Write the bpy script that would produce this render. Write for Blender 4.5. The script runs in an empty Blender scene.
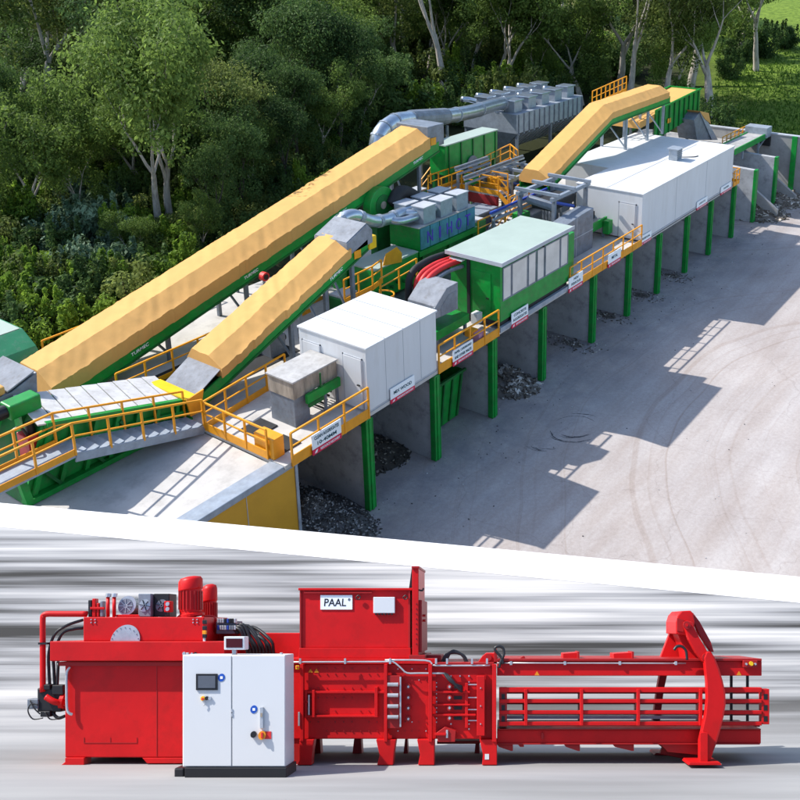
import bpy, math, random
from mathutils import Vector, Matrix, noise
random.seed(11)
R = math.radians
scene = bpy.context.scene
col = scene.collection

# ------------------------------------------------------------------ camera
F, CX, CY = 893.9, 501.35, 191.94            # focal length and principal point, in photograph pixels
PITCH, YAW = 0.28174, 0.97324
CAM = Vector((-24.075, -20.484, 20.948))
cp, sp, cyw, syw = math.cos(PITCH), math.sin(PITCH), math.cos(YAW), math.sin(YAW)
FWD = Vector((syw*cp, cyw*cp, -sp)); RT = Vector((cyw, -syw, 0)); UP = RT.cross(FWD)
cd = bpy.data.cameras.new('camera'); cam = bpy.data.objects.new('camera', cd); col.objects.link(cam)
cd.sensor_width = 36; cd.lens = F/800*36
cd.shift_x = (400-CX)/800; cd.shift_y = (CY-400)/800
cd.clip_start = 0.1; cd.clip_end = 2500
cam.matrix_world = Matrix(((RT.x, UP.x, -FWD.x, CAM.x), (RT.y, UP.y, -FWD.y, CAM.y), (RT.z, UP.z, -FWD.z, CAM.z), (0, 0, 0, 1)))
scene.camera = cam

def ray(px, py): return FWD + RT*((px-CX)/F) - UP*((py-CY)/F)
def P(px, py, x=None, y=None, z=None):       # the point of the place seen at a pixel, on a plane of known x, y or height
    r = ray(px, py)
    t = (x-CAM.x)/r.x if x is not None else (y-CAM.y)/r.y if y is not None else (z-CAM.z)/r.z
    return CAM + r*t

# ------------------------------------------------------------------ materials
def mat(name, c, rough=0.6, metal=0.0, var=0.12, scale=1.5, bump=0.0, bscale=40, spec=0.4, dirt=None, dirt_amt=0.0, stretch=None):
    m = bpy.data.materials.new(name); m.use_nodes = True
    nt = m.node_tree; b = nt.nodes['Principled BSDF']
    b.inputs['Roughness'].default_value = rough; b.inputs['Metallic'].default_value = metal
    b.inputs['Specular IOR Level'].default_value = spec
    tc = nt.nodes.new('ShaderNodeTexCoord'); src = tc.outputs['Object']
    if stretch:
        mp = nt.nodes.new('ShaderNodeMapping'); mp.inputs['Scale'].default_value = stretch
        nt.links.new(src, mp.inputs[0]); src = mp.outputs[0]
    n = nt.nodes.new('ShaderNodeTexNoise'); n.inputs['Scale'].default_value = scale; n.inputs['Detail'].default_value = 7; n.inputs['Roughness'].default_value = .65
    nt.links.new(src, n.inputs['Vector'])
    rp = nt.nodes.new('ShaderNodeValToRGB')
    lo = [max(0, v*(1-var*1.6)) for v in c]; hi = [min(1, v*(1+var)) for v in c]
    rp.color_ramp.elements[0].position = .3; rp.color_ramp.elements[1].position = .7
    rp.color_ramp.elements[0].color = (*lo, 1); rp.color_ramp.elements[1].color = (*hi, 1)
    nt.links.new(n.outputs[0], rp.inputs[0]); out = rp.outputs[0]
    if dirt:
        n2 = nt.nodes.new('ShaderNodeTexNoise'); n2.inputs['Scale'].default_value = scale*2.7; n2.inputs['Detail'].default_value = 9; n2.inputs['Roughness'].default_value = .7
        nt.links.new(src, n2.inputs['Vector'])
        r2 = nt.nodes.new('ShaderNodeValToRGB'); r2.color_ramp.elements[0].position = .5; r2.color_ramp.elements[1].position = .68
        r2.color_ramp.elements[1].color = (dirt_amt,)*3+(1,)
        nt.links.new(n2.outputs[0], r2.inputs[0])
        mx = nt.nodes.new('ShaderNodeMix'); mx.data_type = 'RGBA'
        nt.links.new(r2.outputs[0], mx.inputs['Factor']); nt.links.new(out, mx.inputs['A']); mx.inputs['B'].default_value = (*dirt, 1)
        out = mx.outputs['Result']
    nt.links.new(out, b.inputs['Base Color'])
    if bump:
        n3 = nt.nodes.new('ShaderNodeTexNoise'); n3.inputs['Scale'].default_value = bscale; n3.inputs['Detail'].default_value = 5
        nt.links.new(src, n3.inputs['Vector'])
        bp = nt.nodes.new('ShaderNodeBump'); bp.inputs['Strength'].default_value = bump; bp.inputs['Distance'].default_value = .05
        nt.links.new(n3.outputs[0], bp.inputs['Height']); nt.links.new(bp.outputs[0], b.inputs['Normal'])
    return m

M = dict(
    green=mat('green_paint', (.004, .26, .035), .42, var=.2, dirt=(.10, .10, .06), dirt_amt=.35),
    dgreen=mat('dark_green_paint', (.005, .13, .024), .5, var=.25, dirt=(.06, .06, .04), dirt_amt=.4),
    pgreen=mat('pale_green_roof', (.33, .40, .35), .6, var=.06, scale=.6),
    ochre=mat('ochre_tarpaulin', (.63, .34, .098), .8, var=.05, scale=.8, bump=.22, bscale=2.4, dirt=(.48, .27, .085), dirt_amt=.22),
    orange=mat('orange_paint', (.78, .32, .012), .42, var=.12),
    yellow=mat('yellow_paint', (.80, .50, .01), .45, var=.1),
    wallyellow=mat('yellow_cladding', (.58, .30, .02), .5, var=.08, scale=.7),
    white=mat('white_panel', (.63, .64, .645), .5, var=.04, scale=.9, dirt=(.50, .485, .45), dirt_amt=.35, stretch=(1, 1, .18)),
    trim=mat('grey_trim', (.42, .44, .47), .45, var=.1),
    galv=mat('galvanised_steel', (.31, .355, .41), .5, .25, var=.15, scale=2.5, dirt=(.28, .28, .27), dirt_amt=.3),
    duct=mat('bright_duct_metal', (.43, .49, .55), .30, .8, var=.12, scale=3),
    steel=mat('grey_steel', (.19, .22, .26), .5, .2, var=.2, dirt=(.1, .09, .08), dirt_amt=.4),
    dull=mat('dull_grey_steel', (.27, .285, .31), .95, 0, var=.18, spec=.03, dirt=(.16, .15, .14), dirt_amt=.5),
    dark=mat('dark_rubber', (.018, .019, .021), .7, var=.3),
    black=mat('black_plastic', (.012, .012, .014), .45, var=.2),
    concrete=mat('concrete', (.34, .335, .325), .85, var=.14, scale=.55, bump=.15, dirt=(.18, .17, .16), dirt_amt=.45),
    deck=mat('deck_concrete', (.50, .48, .45), .85, var=.12, scale=.5, bump=.1, dirt=(.26, .24, .22), dirt_amt=.45),
    finwall=mat('push_wall_concrete', (.42, .43, .44), .85, var=.15, scale=.7, bump=.15, dirt=(.12, .12, .13), dirt_amt=.55),
    brown=mat('weathered_cladding', (.33, .28, .22), .8, var=.3, scale=2.0, stretch=(3, 3, .5)),
    slat=mat('worn_apron_steel', (.42, .41, .395), .6, .08, var=.18, scale=1.6, dirt=(.25, .23, .2), dirt_amt=.5),
    blue=mat('blue_faded_panel', (.07, .24, .33), .5, var=.25, scale=1.3),
    bluep=mat('blue_paint', (.02, .06, .35), .45),
    violet=mat('violet_lettering', (.10, .05, .50), .5),
    glass=mat('window_glass', (.60, .58, .54), .22, 0, var=.12, scale=.8, spec=.6),
    redh=mat('red_hose', (.62, .03, .03), .5, var=.15),
    signw=mat('sign_white', (.82, .86, .88), .45, var=.02),
    signr=mat('sign_red', (.62, .008, .06), .45, var=.04),
    teal=mat('sign_teal', (.005, .07, .10), .5),
    wletter=mat('white_lettering', (.85, .85, .85), .5, var=.02),
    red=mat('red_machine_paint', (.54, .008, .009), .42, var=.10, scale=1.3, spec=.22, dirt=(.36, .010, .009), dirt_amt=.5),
    dred=mat('darker_red_paint', (.33, .006, .006), .5, var=.08, scale=.8),  # darker red for rear parts, rims and small fittings
    cab=mat('cabinet_white', (.63, .64, .645), .38, var=.015, scale=.5),
    silver=mat('machine_silver', (.55, .56, .57), .35, .6, var=.12, scale=4),
    hose=mat('black_hose', (.02, .02, .022), .4),
    screen=mat('grey_screen', (.10, .11, .13), .15),
    dredscreen=mat('dark_red_screen', (.06, .004, .006), .2),
    signblue=mat('sign_blue', (.01, .08, .42), .45),
    amber=mat('amber_lens', (.75, .28, .01), .3),
    bark=mat('grey_bark', (.40, .36, .31), .85, var=.35, scale=2.0, stretch=(2, 2, .4), bump=.3, bscale=8),
    darkbark=mat('dark_bark', (.075, .06, .05), .9, var=.4, scale=2.0, stretch=(2, 2, .4)),
)

def leafmat(name, c, c2, trans=.35):
    m = bpy.data.materials.new(name); m.use_nodes = True; nt = m.node_tree
    b = nt.nodes['Principled BSDF']; out = nt.nodes['Material Output']
    b.inputs['Roughness'].default_value = .6; b.inputs['Specular IOR Level'].default_value = .12
    ge = nt.nodes.new('ShaderNodeNewGeometry'); oi = nt.nodes.new('ShaderNodeObjectInfo'); tc = nt.nodes.new('ShaderNodeTexCoord')
    n = nt.nodes.new('ShaderNodeTexNoise'); n.inputs['Scale'].default_value = .55; n.inputs['Detail'].default_value = 3
    nt.links.new(tc.outputs['Object'], n.inputs['Vector'])
    a = nt.nodes.new('ShaderNodeMath'); a.operation = 'MULTIPLY_ADD'; a.inputs[1].default_value = .45
    nt.links.new(ge.outputs['Random Per Island'], a.inputs[0])
    a2 = nt.nodes.new('ShaderNodeMath'); a2.operation = 'MULTIPLY_ADD'; a2.inputs[1].default_value = .7; a2.inputs[2].default_value = -.2
    nt.links.new(n.outputs[0], a2.inputs[0]); nt.links.new(a2.outputs[0], a.inputs[2])
    a3 = nt.nodes.new('ShaderNodeMath'); a3.operation = 'MULTIPLY_ADD'; a3.inputs[1].default_value = .5
    nt.links.new(oi.outputs['Random'], a3.inputs[0]); nt.links.new(a.outputs[0], a3.inputs[2])
    rp = nt.nodes.new('ShaderNodeValToRGB'); rp.color_ramp.elements[0].position = .2; rp.color_ramp.elements[1].position = 1.0
    rp.color_ramp.elements[0].color = (*c, 1); rp.color_ramp.elements[1].color = (*c2, 1)
    nt.links.new(a3.outputs[0], rp.inputs[0]); nt.links.new(rp.outputs[0], b.inputs['Base Color'])
    t = nt.nodes.new('ShaderNodeBsdfTranslucent'); nt.links.new(rp.outputs[0], t.inputs[0])
    mx = nt.nodes.new('ShaderNodeMixShader'); mx.inputs[0].default_value = trans
    nt.links.new(b.outputs[0], mx.inputs[1]); nt.links.new(t.outputs[0], mx.inputs[2]); nt.links.new(mx.outputs[0], out.inputs[0])
    return m
M['leaf_euc'] = leafmat('eucalypt_leaves', (.026, .058, .012), (.215, .315, .070), .5)
M['leaf_dark'] = leafmat('dark_forest_leaves', (.016, .042, .013), (.130, .215, .060), .45)
M['leaf_olive'] = leafmat('olive_leaves', (.036, .064, .014), (.255, .310, .080), .5)
M['leaf_shrub'] = leafmat('bright_shrub_leaves', (.032, .088, .010), (.28, .42, .055), .5)
M['leaf_blue'] = leafmat('silvery_leaves', (.05, .10, .05), (.26, .36, .22), .2)

def ground_mat(name, c1, c2, c3, s1, s2, bump=.4):
    m = bpy.data.materials.new(name); m.use_nodes = True; nt = m.node_tree; b = nt.nodes['Principled BSDF']
    b.inputs['Roughness'].default_value = .95; b.inputs['Specular IOR Level'].default_value = .1
    tc = nt.nodes.new('ShaderNodeTexCoord')
    n1 = nt.nodes.new('ShaderNodeTexNoise'); n1.inputs['Scale'].default_value = s1; n1.inputs['Detail'].default_value = 6
    n2 = nt.nodes.new('ShaderNodeTexNoise'); n2.inputs['Scale'].default_value = s2; n2.inputs['Detail'].default_value = 8; n2.inputs['Roughness'].default_value = .75
    for n in (n1, n2): nt.links.new(tc.outputs['Object'], n.inputs['Vector'])
    r1 = nt.nodes.new('ShaderNodeValToRGB'); e = r1.color_ramp.elements
    e[0].position = .38; e[1].position = .62; e[0].color = (*c1, 1); e[1].color = (*c2, 1)
    nt.links.new(n2.outputs[0], r1.inputs[0])
    r2 = nt.nodes.new('ShaderNodeValToRGB'); r2.color_ramp.elements[0].position = .56; r2.color_ramp.elements[1].position = .66
    nt.links.new(n1.outputs[0], r2.inputs[0])
    mx = nt.nodes.new('ShaderNodeMix'); mx.data_type = 'RGBA'
    nt.links.new(r2.outputs[0], mx.inputs['Factor']); nt.links.new(r1.outputs[0], mx.inputs['A']); mx.inputs['B'].default_value = (*c3, 1)
    geo = nt.nodes.new('ShaderNodeSeparateXYZ'); nt.links.new(tc.outputs['Object'], geo.inputs[0])
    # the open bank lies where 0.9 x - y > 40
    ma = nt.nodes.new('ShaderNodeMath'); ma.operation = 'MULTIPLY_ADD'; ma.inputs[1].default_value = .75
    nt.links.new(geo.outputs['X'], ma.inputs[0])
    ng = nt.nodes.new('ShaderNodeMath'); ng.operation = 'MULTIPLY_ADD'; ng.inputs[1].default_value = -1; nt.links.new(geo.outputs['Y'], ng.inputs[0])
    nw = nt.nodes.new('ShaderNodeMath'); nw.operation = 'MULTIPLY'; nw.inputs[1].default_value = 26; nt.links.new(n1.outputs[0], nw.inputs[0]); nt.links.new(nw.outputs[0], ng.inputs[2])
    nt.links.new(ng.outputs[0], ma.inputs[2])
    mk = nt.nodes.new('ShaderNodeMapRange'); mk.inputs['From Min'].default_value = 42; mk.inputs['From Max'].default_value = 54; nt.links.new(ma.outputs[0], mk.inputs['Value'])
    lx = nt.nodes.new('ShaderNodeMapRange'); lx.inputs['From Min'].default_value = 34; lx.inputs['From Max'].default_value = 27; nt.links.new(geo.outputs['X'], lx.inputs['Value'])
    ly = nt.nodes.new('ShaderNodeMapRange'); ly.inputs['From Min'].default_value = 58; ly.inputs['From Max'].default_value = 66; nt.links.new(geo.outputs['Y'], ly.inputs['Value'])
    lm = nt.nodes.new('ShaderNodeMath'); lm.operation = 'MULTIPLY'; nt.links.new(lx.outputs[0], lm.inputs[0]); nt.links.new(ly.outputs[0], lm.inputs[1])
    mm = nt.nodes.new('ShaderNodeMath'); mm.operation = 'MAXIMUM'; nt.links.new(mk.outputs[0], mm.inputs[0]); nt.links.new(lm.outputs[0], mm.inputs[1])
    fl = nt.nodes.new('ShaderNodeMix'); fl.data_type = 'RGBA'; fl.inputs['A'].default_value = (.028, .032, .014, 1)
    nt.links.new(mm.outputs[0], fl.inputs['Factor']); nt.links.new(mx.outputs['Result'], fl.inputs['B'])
    nt.links.new(fl.outputs['Result'], b.inputs['Base Color'])
    bp = nt.nodes.new('ShaderNodeBump'); bp.inputs['Strength'].default_value = bump; bp.inputs['Distance'].default_value = .2
    nt.links.new(n2.outputs[0], bp.inputs['Height']); nt.links.new(bp.outputs[0], b.inputs['Normal'])
    return m
M['grass'] = ground_mat('rough_grass', (.075, .125, .018), (.175, .255, .038), (.24, .22, .08), .06, 1.3)

def yard_mat():
    m = bpy.data.materials.new('yard_concrete'); m.use_nodes = True; nt = m.node_tree; b = nt.nodes['Principled BSDF']
    b.inputs['Roughness'].default_value = .9; b.inputs['Specular IOR Level'].default_value = .2
    tc = nt.nodes.new('ShaderNodeTexCoord')
    def noise_(s, d, r, st=None):
        src = tc.outputs['Object']
        if st:
            mp = nt.nodes.new('ShaderNodeMapping'); mp.inputs['Scale'].default_value = st[0]; mp.inputs['Rotation'].default_value = (0, 0, st[1])
            nt.links.new(src, mp.inputs[0]); src = mp.outputs[0]
        n = nt.nodes.new('ShaderNodeTexNoise'); n.inputs['Scale'].default_value = s; n.inputs['Detail'].default_value = d; n.inputs['Roughness'].default_value = r
        nt.links.new(src, n.inputs['Vector']); return n.outputs[0]
    def ramp(src, p0, p1, a, b_):
        r = nt.nodes.new('ShaderNodeValToRGB'); r.color_ramp.elements[0].position = p0; r.color_ramp.elements[1].position = p1
        r.color_ramp.elements[0].color = (*a, 1); r.color_ramp.elements[1].color = (*b_, 1); nt.links.new(src, r.inputs[0]); return r.outputs[0]
    def mix(f, a, b_, mode='MIX'):
        x = nt.nodes.new('ShaderNodeMix'); x.data_type = 'RGBA'; x.blend_type = mode
        if isinstance(f, float): x.inputs['Factor'].default_value = f
        else: nt.links.new(f, x.inputs['Factor'])
        nt.links.new(a, x.inputs['A'])
        if isinstance(b_, tuple): x.inputs['B'].default_value = (*b_, 1)
        else: nt.links.new(b_, x.inputs['B'])
        return x.outputs['Result']
    c = ramp(noise_(.16, 6, .6), .35, .65, (.41, .375, .36), (.50, .468, .452))
    c = mix(.9, c, ramp(noise_(6, 10, .88), .34, .62, (.72, .70, .68), (1, 1, 1)), 'MULTIPLY')
    # streaky wear along the driving direction, and rusty drag marks
    c = mix(.38, c, ramp(noise_(1.0, 6, .65, ((.10, 1.1, 1), .0)), .38, .62, (.78, .74, .72), (1, 1, 1)), 'MULTIPLY')
    c = mix(.42, c, ramp(noise_(1.0, 5, .6, ((.12, .9, 1), 1.1)), .36, .6, (.80, .72, .66), (1, 1, 1)), 'MULTIPLY')
    # faint brown tyre sweeps round the turning point of the lorries
    dv = nt.nodes.new('ShaderNodeVectorMath'); dv.operation = 'SUBTRACT'; dv.inputs[1].default_value = (13.0, -24.0, 0); nt.links.new(tc.outputs['Object'], dv.inputs[0])
    le = nt.nodes.new('ShaderNodeVectorMath'); le.operation = 'LENGTH'; nt.links.new(dv.outputs[0], le.inputs[0])
    nd = nt.nodes.new('ShaderNodeMath'); nd.operation = 'MULTIPLY_ADD'; nd.inputs[1].default_value = 1.6; nt.links.new(noise_(.10, 2, .5), nd.inputs[0]); nt.links.new(le.outputs['Value'], nd.inputs[2])
    cx_ = nt.nodes.new('ShaderNodeCombineXYZ'); nt.links.new(nd.outputs[0], cx_.inputs[0])
    tn = nt.nodes.new('ShaderNodeTexNoise'); tn.inputs['Scale'].default_value = 1.5; tn.inputs['Detail'].default_value = 5; tn.inputs['Roughness'].default_value = .7; nt.links.new(cx_.outputs[0], tn.inputs['Vector'])
    c = mix(.6, c, ramp(tn.outputs[0], .36, .46, (.74, .66, .60), (1, 1, 1)), 'MULTIPLY')
    # hairline cracks
    v = nt.nodes.new('ShaderNodeTexVoronoi'); v.feature = 'DISTANCE_TO_EDGE'; v.inputs['Scale'].default_value = .19
    w = nt.nodes.new('ShaderNodeTexNoise'); w.inputs['Scale'].default_value = 1.3; w.inputs['Detail'].default_value = 4
    nt.links.new(tc.outputs['Object'], w.inputs['Vector'])
    ad = nt.nodes.new('ShaderNodeMix'); ad.data_type = 'RGBA'; ad.blend_type = 'LINEAR_LIGHT'; ad.inputs['Factor'].default_value = .45
    nt.links.new(tc.outputs['Object'], ad.inputs['A']); nt.links.new(w.outputs['Color'], ad.inputs['B'])
    nt.links.new(ad.outputs['Result'], v.inputs['Vector'])
    c = mix(.30, c, ramp(v.outputs[0], .0, .005, (.5, .47, .46), (1, 1, 1)), 'MULTIPLY')
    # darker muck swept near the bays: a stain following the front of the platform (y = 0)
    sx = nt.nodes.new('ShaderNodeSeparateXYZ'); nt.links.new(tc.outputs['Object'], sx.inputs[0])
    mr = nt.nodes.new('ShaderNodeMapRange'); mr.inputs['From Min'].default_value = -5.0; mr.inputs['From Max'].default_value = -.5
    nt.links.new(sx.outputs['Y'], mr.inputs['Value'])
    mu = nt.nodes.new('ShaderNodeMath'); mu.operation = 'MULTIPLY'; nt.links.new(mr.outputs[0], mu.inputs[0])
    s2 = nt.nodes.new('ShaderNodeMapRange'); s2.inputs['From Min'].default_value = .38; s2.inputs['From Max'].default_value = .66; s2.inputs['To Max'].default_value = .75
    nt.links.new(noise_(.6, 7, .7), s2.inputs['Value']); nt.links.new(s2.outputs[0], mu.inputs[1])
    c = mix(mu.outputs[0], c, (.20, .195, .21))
    nt.links.new(c, b.inputs['Base Color'])
    bp = nt.nodes.new('ShaderNodeBump'); bp.inputs['Strength'].default_value = .25; bp.inputs['Distance'].default_value = .04
    nt.links.new(noise_(6, 6, .7), bp.inputs['Height']); nt.links.new(bp.outputs[0], b.inputs['Normal'])
    return m
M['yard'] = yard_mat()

def backdrop_mat():
    m = bpy.data.materials.new('streak_print'); m.use_nodes = True; nt = m.node_tree; b = nt.nodes['Principled BSDF']
    b.inputs['Roughness'].default_value = .8; b.inputs['Specular IOR Level'].default_value = .1
    tc = nt.nodes.new('ShaderNodeTexCoord')
    def layer(sc, zs, det, off):
        mp = nt.nodes.new('ShaderNodeMapping'); mp.inputs['Scale'].default_value = (sc, .35, zs); mp.inputs['Location'].default_value = (off, 0, off*1.7)
        nt.links.new(tc.outputs['Object'], mp.inputs[0])
        n = nt.nodes.new('ShaderNodeTexNoise'); n.inputs['Scale'].default_value = 1; n.inputs['Detail'].default_value = det; n.inputs['Roughness'].default_value = .6
        nt.links.new(mp.outputs[0], n.inputs['Vector']); return n.outputs[0]
    a = nt.nodes.new('ShaderNodeMath'); a.operation = 'MULTIPLY_ADD'; a.inputs[1].default_value = .55
    nt.links.new(layer(.055, 5.5, 7, 3.1), a.inputs[0])
    a2 = nt.nodes.new('ShaderNodeMath'); a2.operation = 'MULTIPLY'; a2.inputs[1].default_value = .5
    nt.links.new(layer(.08, 1.5, 3, 8.3), a2.inputs[0]); nt.links.new(a2.outputs[0], a.inputs[2])
    rp = nt.nodes.new('ShaderNodeValToRGB'); e = rp.color_ramp.elements
    e[0].position = .42; e[0].color = (.045, .044, .042, 1); e[1].position = .63; e[1].color = (.54, .525, .50, 1)
    k = rp.color_ramp.elements.new(.47); k.color = (.13, .13, .13, 1); k = rp.color_ramp.elements.new(.535); k.color = (.30, .30, .30, 1)
    nt.links.new(a.outputs[0], rp.inputs[0])
    sx = nt.nodes.new('ShaderNodeSeparateXYZ'); nt.links.new(tc.outputs['Object'], sx.inputs[0])
    mr = nt.nodes.new('ShaderNodeMapRange'); mr.inputs['From Min'].default_value = .05; mr.inputs['From Max'].default_value = .75
    nt.links.new(sx.outputs['Z'], mr.inputs['Value'])
    mx = nt.nodes.new('ShaderNodeMix'); mx.data_type = 'RGBA'
    nt.links.new(mr.outputs[0], mx.inputs['Factor']); nt.links.new(rp.outputs[0], mx.inputs['B'])
    fm = nt.nodes.new('ShaderNodeMix'); fm.data_type = 'RGBA'; fm.inputs['Factor'].default_value = .3; fm.inputs['A'].default_value = (.280, .276, .270, 1)
    nt.links.new(rp.outputs[0], fm.inputs['B']); nt.links.new(fm.outputs['Result'], mx.inputs['A'])
    nt.links.new(mx.outputs['Result'], b.inputs['Base Color'])
    return m
M['streaks'] = backdrop_mat()
M['bandwhite'] = mat('white_border', (.78, .77, .75), .6, var=.01)

# ------------------------------------------------------------------ mesh builder
ORG = {}
class MB:
    def __init__(s): s.v = []; s.f = []
    def add(s, vs, fs):
        o = len(s.v); s.v += [Vector(p) for p in vs]; s.f += [tuple(i+o for i in f) for f in fs]; return s
    def box(s, x0, x1, y0, y1, z0, z1):
        return s.add([(x0, y0, z0), (x1, y0, z0), (x1, y1, z0), (x0, y1, z0), (x0, y0, z1), (x1, y0, z1), (x1, y1, z1), (x0, y1, z1)],
                     [(0, 3, 2, 1), (4, 5, 6, 7), (0, 1, 5, 4), (1, 2, 6, 5), (2, 3, 7, 6), (3, 0, 4, 7)])
    def prism(s, poly, d):                       # a planar outline pushed along d
        n = len(poly); d = Vector(d); a = [Vector(p) for p in poly]
        return s.add(a+[p+d for p in a], [tuple(range(n))[::-1], tuple(range(n, 2*n))]+[(i, (i+1) % n, n+(i+1) % n, n+i) for i in range(n)])
    def bar(s, p, q, w, h=None, upv=(0, 0, 1)):  # rectangular bar from p to q
        h = h or w; p = Vector(p); q = Vector(q); t = (q-p).normalized(); u = Vector(upv)
        if abs(t.dot(u)) > .97: u = Vector((0, 1, 0))
        a = t.cross(u).normalized()*w/2; b = a.cross(t).normalized()*h/2
        return s.add([p-a-b, p+a-b, p+a+b, p-a+b, q-a-b, q+a-b, q+a+b, q-a+b], [(0, 3, 2, 1), (4, 5, 6, 7), (0, 1, 5, 4), (1, 2, 6, 5), (2, 3, 7, 6), (3, 0, 4, 7)])
    def tube(s, pts, r, n=8, cap=True):
        pts = [Vector(p) for p in pts]; o = len(s.v); rs = r if isinstance(r, (list, tuple)) else [r]*len(pts)
        prev = None
        for i, p in enumerate(pts):
            t = ((pts[min(i+1, len(pts)-1)]-pts[max(i-1, 0)])).normalized()
            if prev is None:
                u = Vector((0, 0, 1)) if abs(t.z) < .9 else Vector((1, 0, 0)); a = t.cross(u).normalized()
            else: a = (prev - t*prev.dot(t)).normalized()
            prev = a; b = t.cross(a)
            for k in range(n):
                an = 2*math.pi*k/n; s.v.append(p+(a*math.cos(an)+b*math.sin(an))*rs[i])
        for i in range(len(pts)-1):
            for k in range(n):
                a0 = o+i*n+k; b0 = o+i*n+(k+1) % n; s.f.append((a0, b0, b0+n, a0+n))
        if cap:
            s.f.append(tuple(o+k for k in range(n))[::-1]); s.f.append(tuple(o+(len(pts)-1)*n+k for k in range(n)))
        return s
    def cyl(s, c, axis, r, h, n=20, r2=None):
        c = Vector(c); a = Vector(axis).normalized(); return s.tube([c, c+a*h], [r, r if r2 is None else r2], n)
    def disc(s, c, r, d, n=24, a0=0, a1=360):    # plate in the local X-Z plane, pushed along Y
        c = Vector(c); full = abs(a1-a0) >= 360
        k = n if full else n+1
        pts = [c+Vector((math.cos(R(a0+(a1-a0)*i/n))*r, 0, math.sin(R(a0+(a1-a0)*i/n))*r)) for i in range(k)]
        return s.prism(pts, (0, d, 0))
    def build(s, name, m, parent=None, bevel=0, smooth=False, org=None, kind=None):
        me = bpy.data.meshes.new(name)
        if parent is not None: o0 = ORG[parent]
        elif org is not None: o0 = Vector(org)
        else:
            xs = [p.x for p in s.v]; ys = [p.y for p in s.v]; o0 = Vector(((min(xs)+max(xs))/2, (min(ys)+max(ys))/2, min(p.z for p in s.v)))
        me.from_pydata([p-o0 for p in s.v], [], s.f); me.update()
        o = bpy.data.objects.new(name, me); col.objects.link(o); me.materials.append(m if not isinstance(m, str) else M[m])
        if parent is not None: o.parent = parent; ORG[o] = o0
        else: o.location = o0; ORG[o] = o0
        if smooth:
            for p in me.polygons: p.use_smooth = True
        if bevel:
            b = o.modifiers.new('bevel', 'BEVEL'); b.width = bevel; b.segments = 2; b.limit_method = 'ANGLE'; b.angle_limit = R(40)
        if kind: o['kind'] = kind
        return o
def smooth_by_angle(o, a=35):
    me = o.data
    for p in me.polygons: p.use_smooth = True
    me.set_sharp_from_angle(angle=R(a)); return o
def tag(o, label, cat, group=None):
    o['label'] = label; o['category'] = cat
    if group: o['group'] = group
    return o
def thing(name, label, cat, loc, group=None):
    o = bpy.data.objects.new(name, None); col.objects.link(o); o.location = loc; ORG[o] = Vector(loc); o.empty_display_size = .3
    return tag(o, label, cat, group)
def curve_pts(pts, n=8):                         # Catmull-Rom through the points
    pts = [Vector(p) for p in pts]; out = []
    for i in range(len(pts)-1):
        p0 = pts[max(i-1, 0)]; p1 = pts[i]; p2 = pts[i+1]; p3 = pts[min(i+2, len(pts)-1)]
        for k in range(n):
            t = k/n
            out.append(.5*((2*p1)+(p2-p0)*t+(2*p0-5*p1+4*p2-p3)*t*t+(3*p1-p0-3*p2+p3)*t**3))
    return out+[pts[-1]]
def text(body, c, ux, uz, size, m, parent, name='lettering', ext=.006, width=None, bold=True):
    """raised lettering centred at c, reading along ux, upright along uz"""
    cu = bpy.data.curves.new(name, 'FONT'); cu.body = body; cu.size = 1; cu.align_x = 'CENTER'; cu.align_y = 'CENTER'; cu.extrude = .004
    if bold: cu.offset = .012
    ob = bpy.data.objects.new('tmp', cu); col.objects.link(ob)
    dg = bpy.context.evaluated_depsgraph_get(); dg.update()
    me0 = ob.evaluated_get(dg).to_mesh(); vs = [v.co.copy() for v in me0.vertices]; fs = [tuple(p.vertices) for p in me0.polygons]
    ob.evaluated_get(dg).to_mesh_clear(); bpy.data.objects.remove(ob)
    xs = [v.x for v in vs]; ys = [v.y for v in vs]; w = max(xs)-min(xs); h = max(ys)-min(ys); mx = (max(xs)+min(xs))/2; my = (max(ys)+min(ys))/2
    sx = size/h if width is None else width/w
    ux = Vector(ux).normalized(); uz = Vector(uz).normalized(); nn = ux.cross(uz)
    mb = MB(); mb.add([Vector(c)+ux*((v.x-mx)*sx)+uz*((v.y-my)*size/h)+nn*(v.z*ext/.004) for v in vs], fs)
    return mb.build(name, m, parent)

# ------------------------------------------------------------------ setting: yard, terrain
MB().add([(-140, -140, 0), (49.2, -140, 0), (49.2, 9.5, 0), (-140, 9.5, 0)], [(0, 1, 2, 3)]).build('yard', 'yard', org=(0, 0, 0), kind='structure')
def hgt(x, y):
    d = max(0, y-16, (x-54))
    h = 3.4 + .055*min(d, 160) + 1.1*(noise.noise(Vector((x*.03, y*.03, 0)))) * min(1, d/25)
    if x > 52 and y < 40: h += .035*(x-52)
    return h
def terrain():
    mb = MB()
    def sheet(xs, ys):
        o = len(mb.v); nx = len(xs)
        for y in ys:
            for x in xs: mb.v.append(Vector((x, y, hgt(x, y))))
        for j in range(len(ys)-1):
            for i in range(nx-1):
                a = o+j*nx+i; mb.f.append((a, a+1, a+nx+1, a+nx))
    sheet([-140+i*5 for i in range(39)]+[52], [9.5, 13.4, 18]+[22+i*5 for i in range(72)])
    xs = [49.4, 52]+[56+i*5 for i in range(92)]
    sheet(xs, [-160+i*5 for i in range(33)]+[5, 9.5])
    sheet(xs[1:], [9.5, 13.4, 18]+[22+i*5 for i in range(72)])
    o = mb.build('terrain', 'grass', org=(0, 0, 0), kind='structure', smooth=True)
terrain()
# concrete slab to the left, at platform height (the loading ramp)
MB().box(-40, -6.74, .66, 13.4, 3.2, 3.86).build('ramp', 'deck', org=(0, 0, 0), kind='structure')

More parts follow.
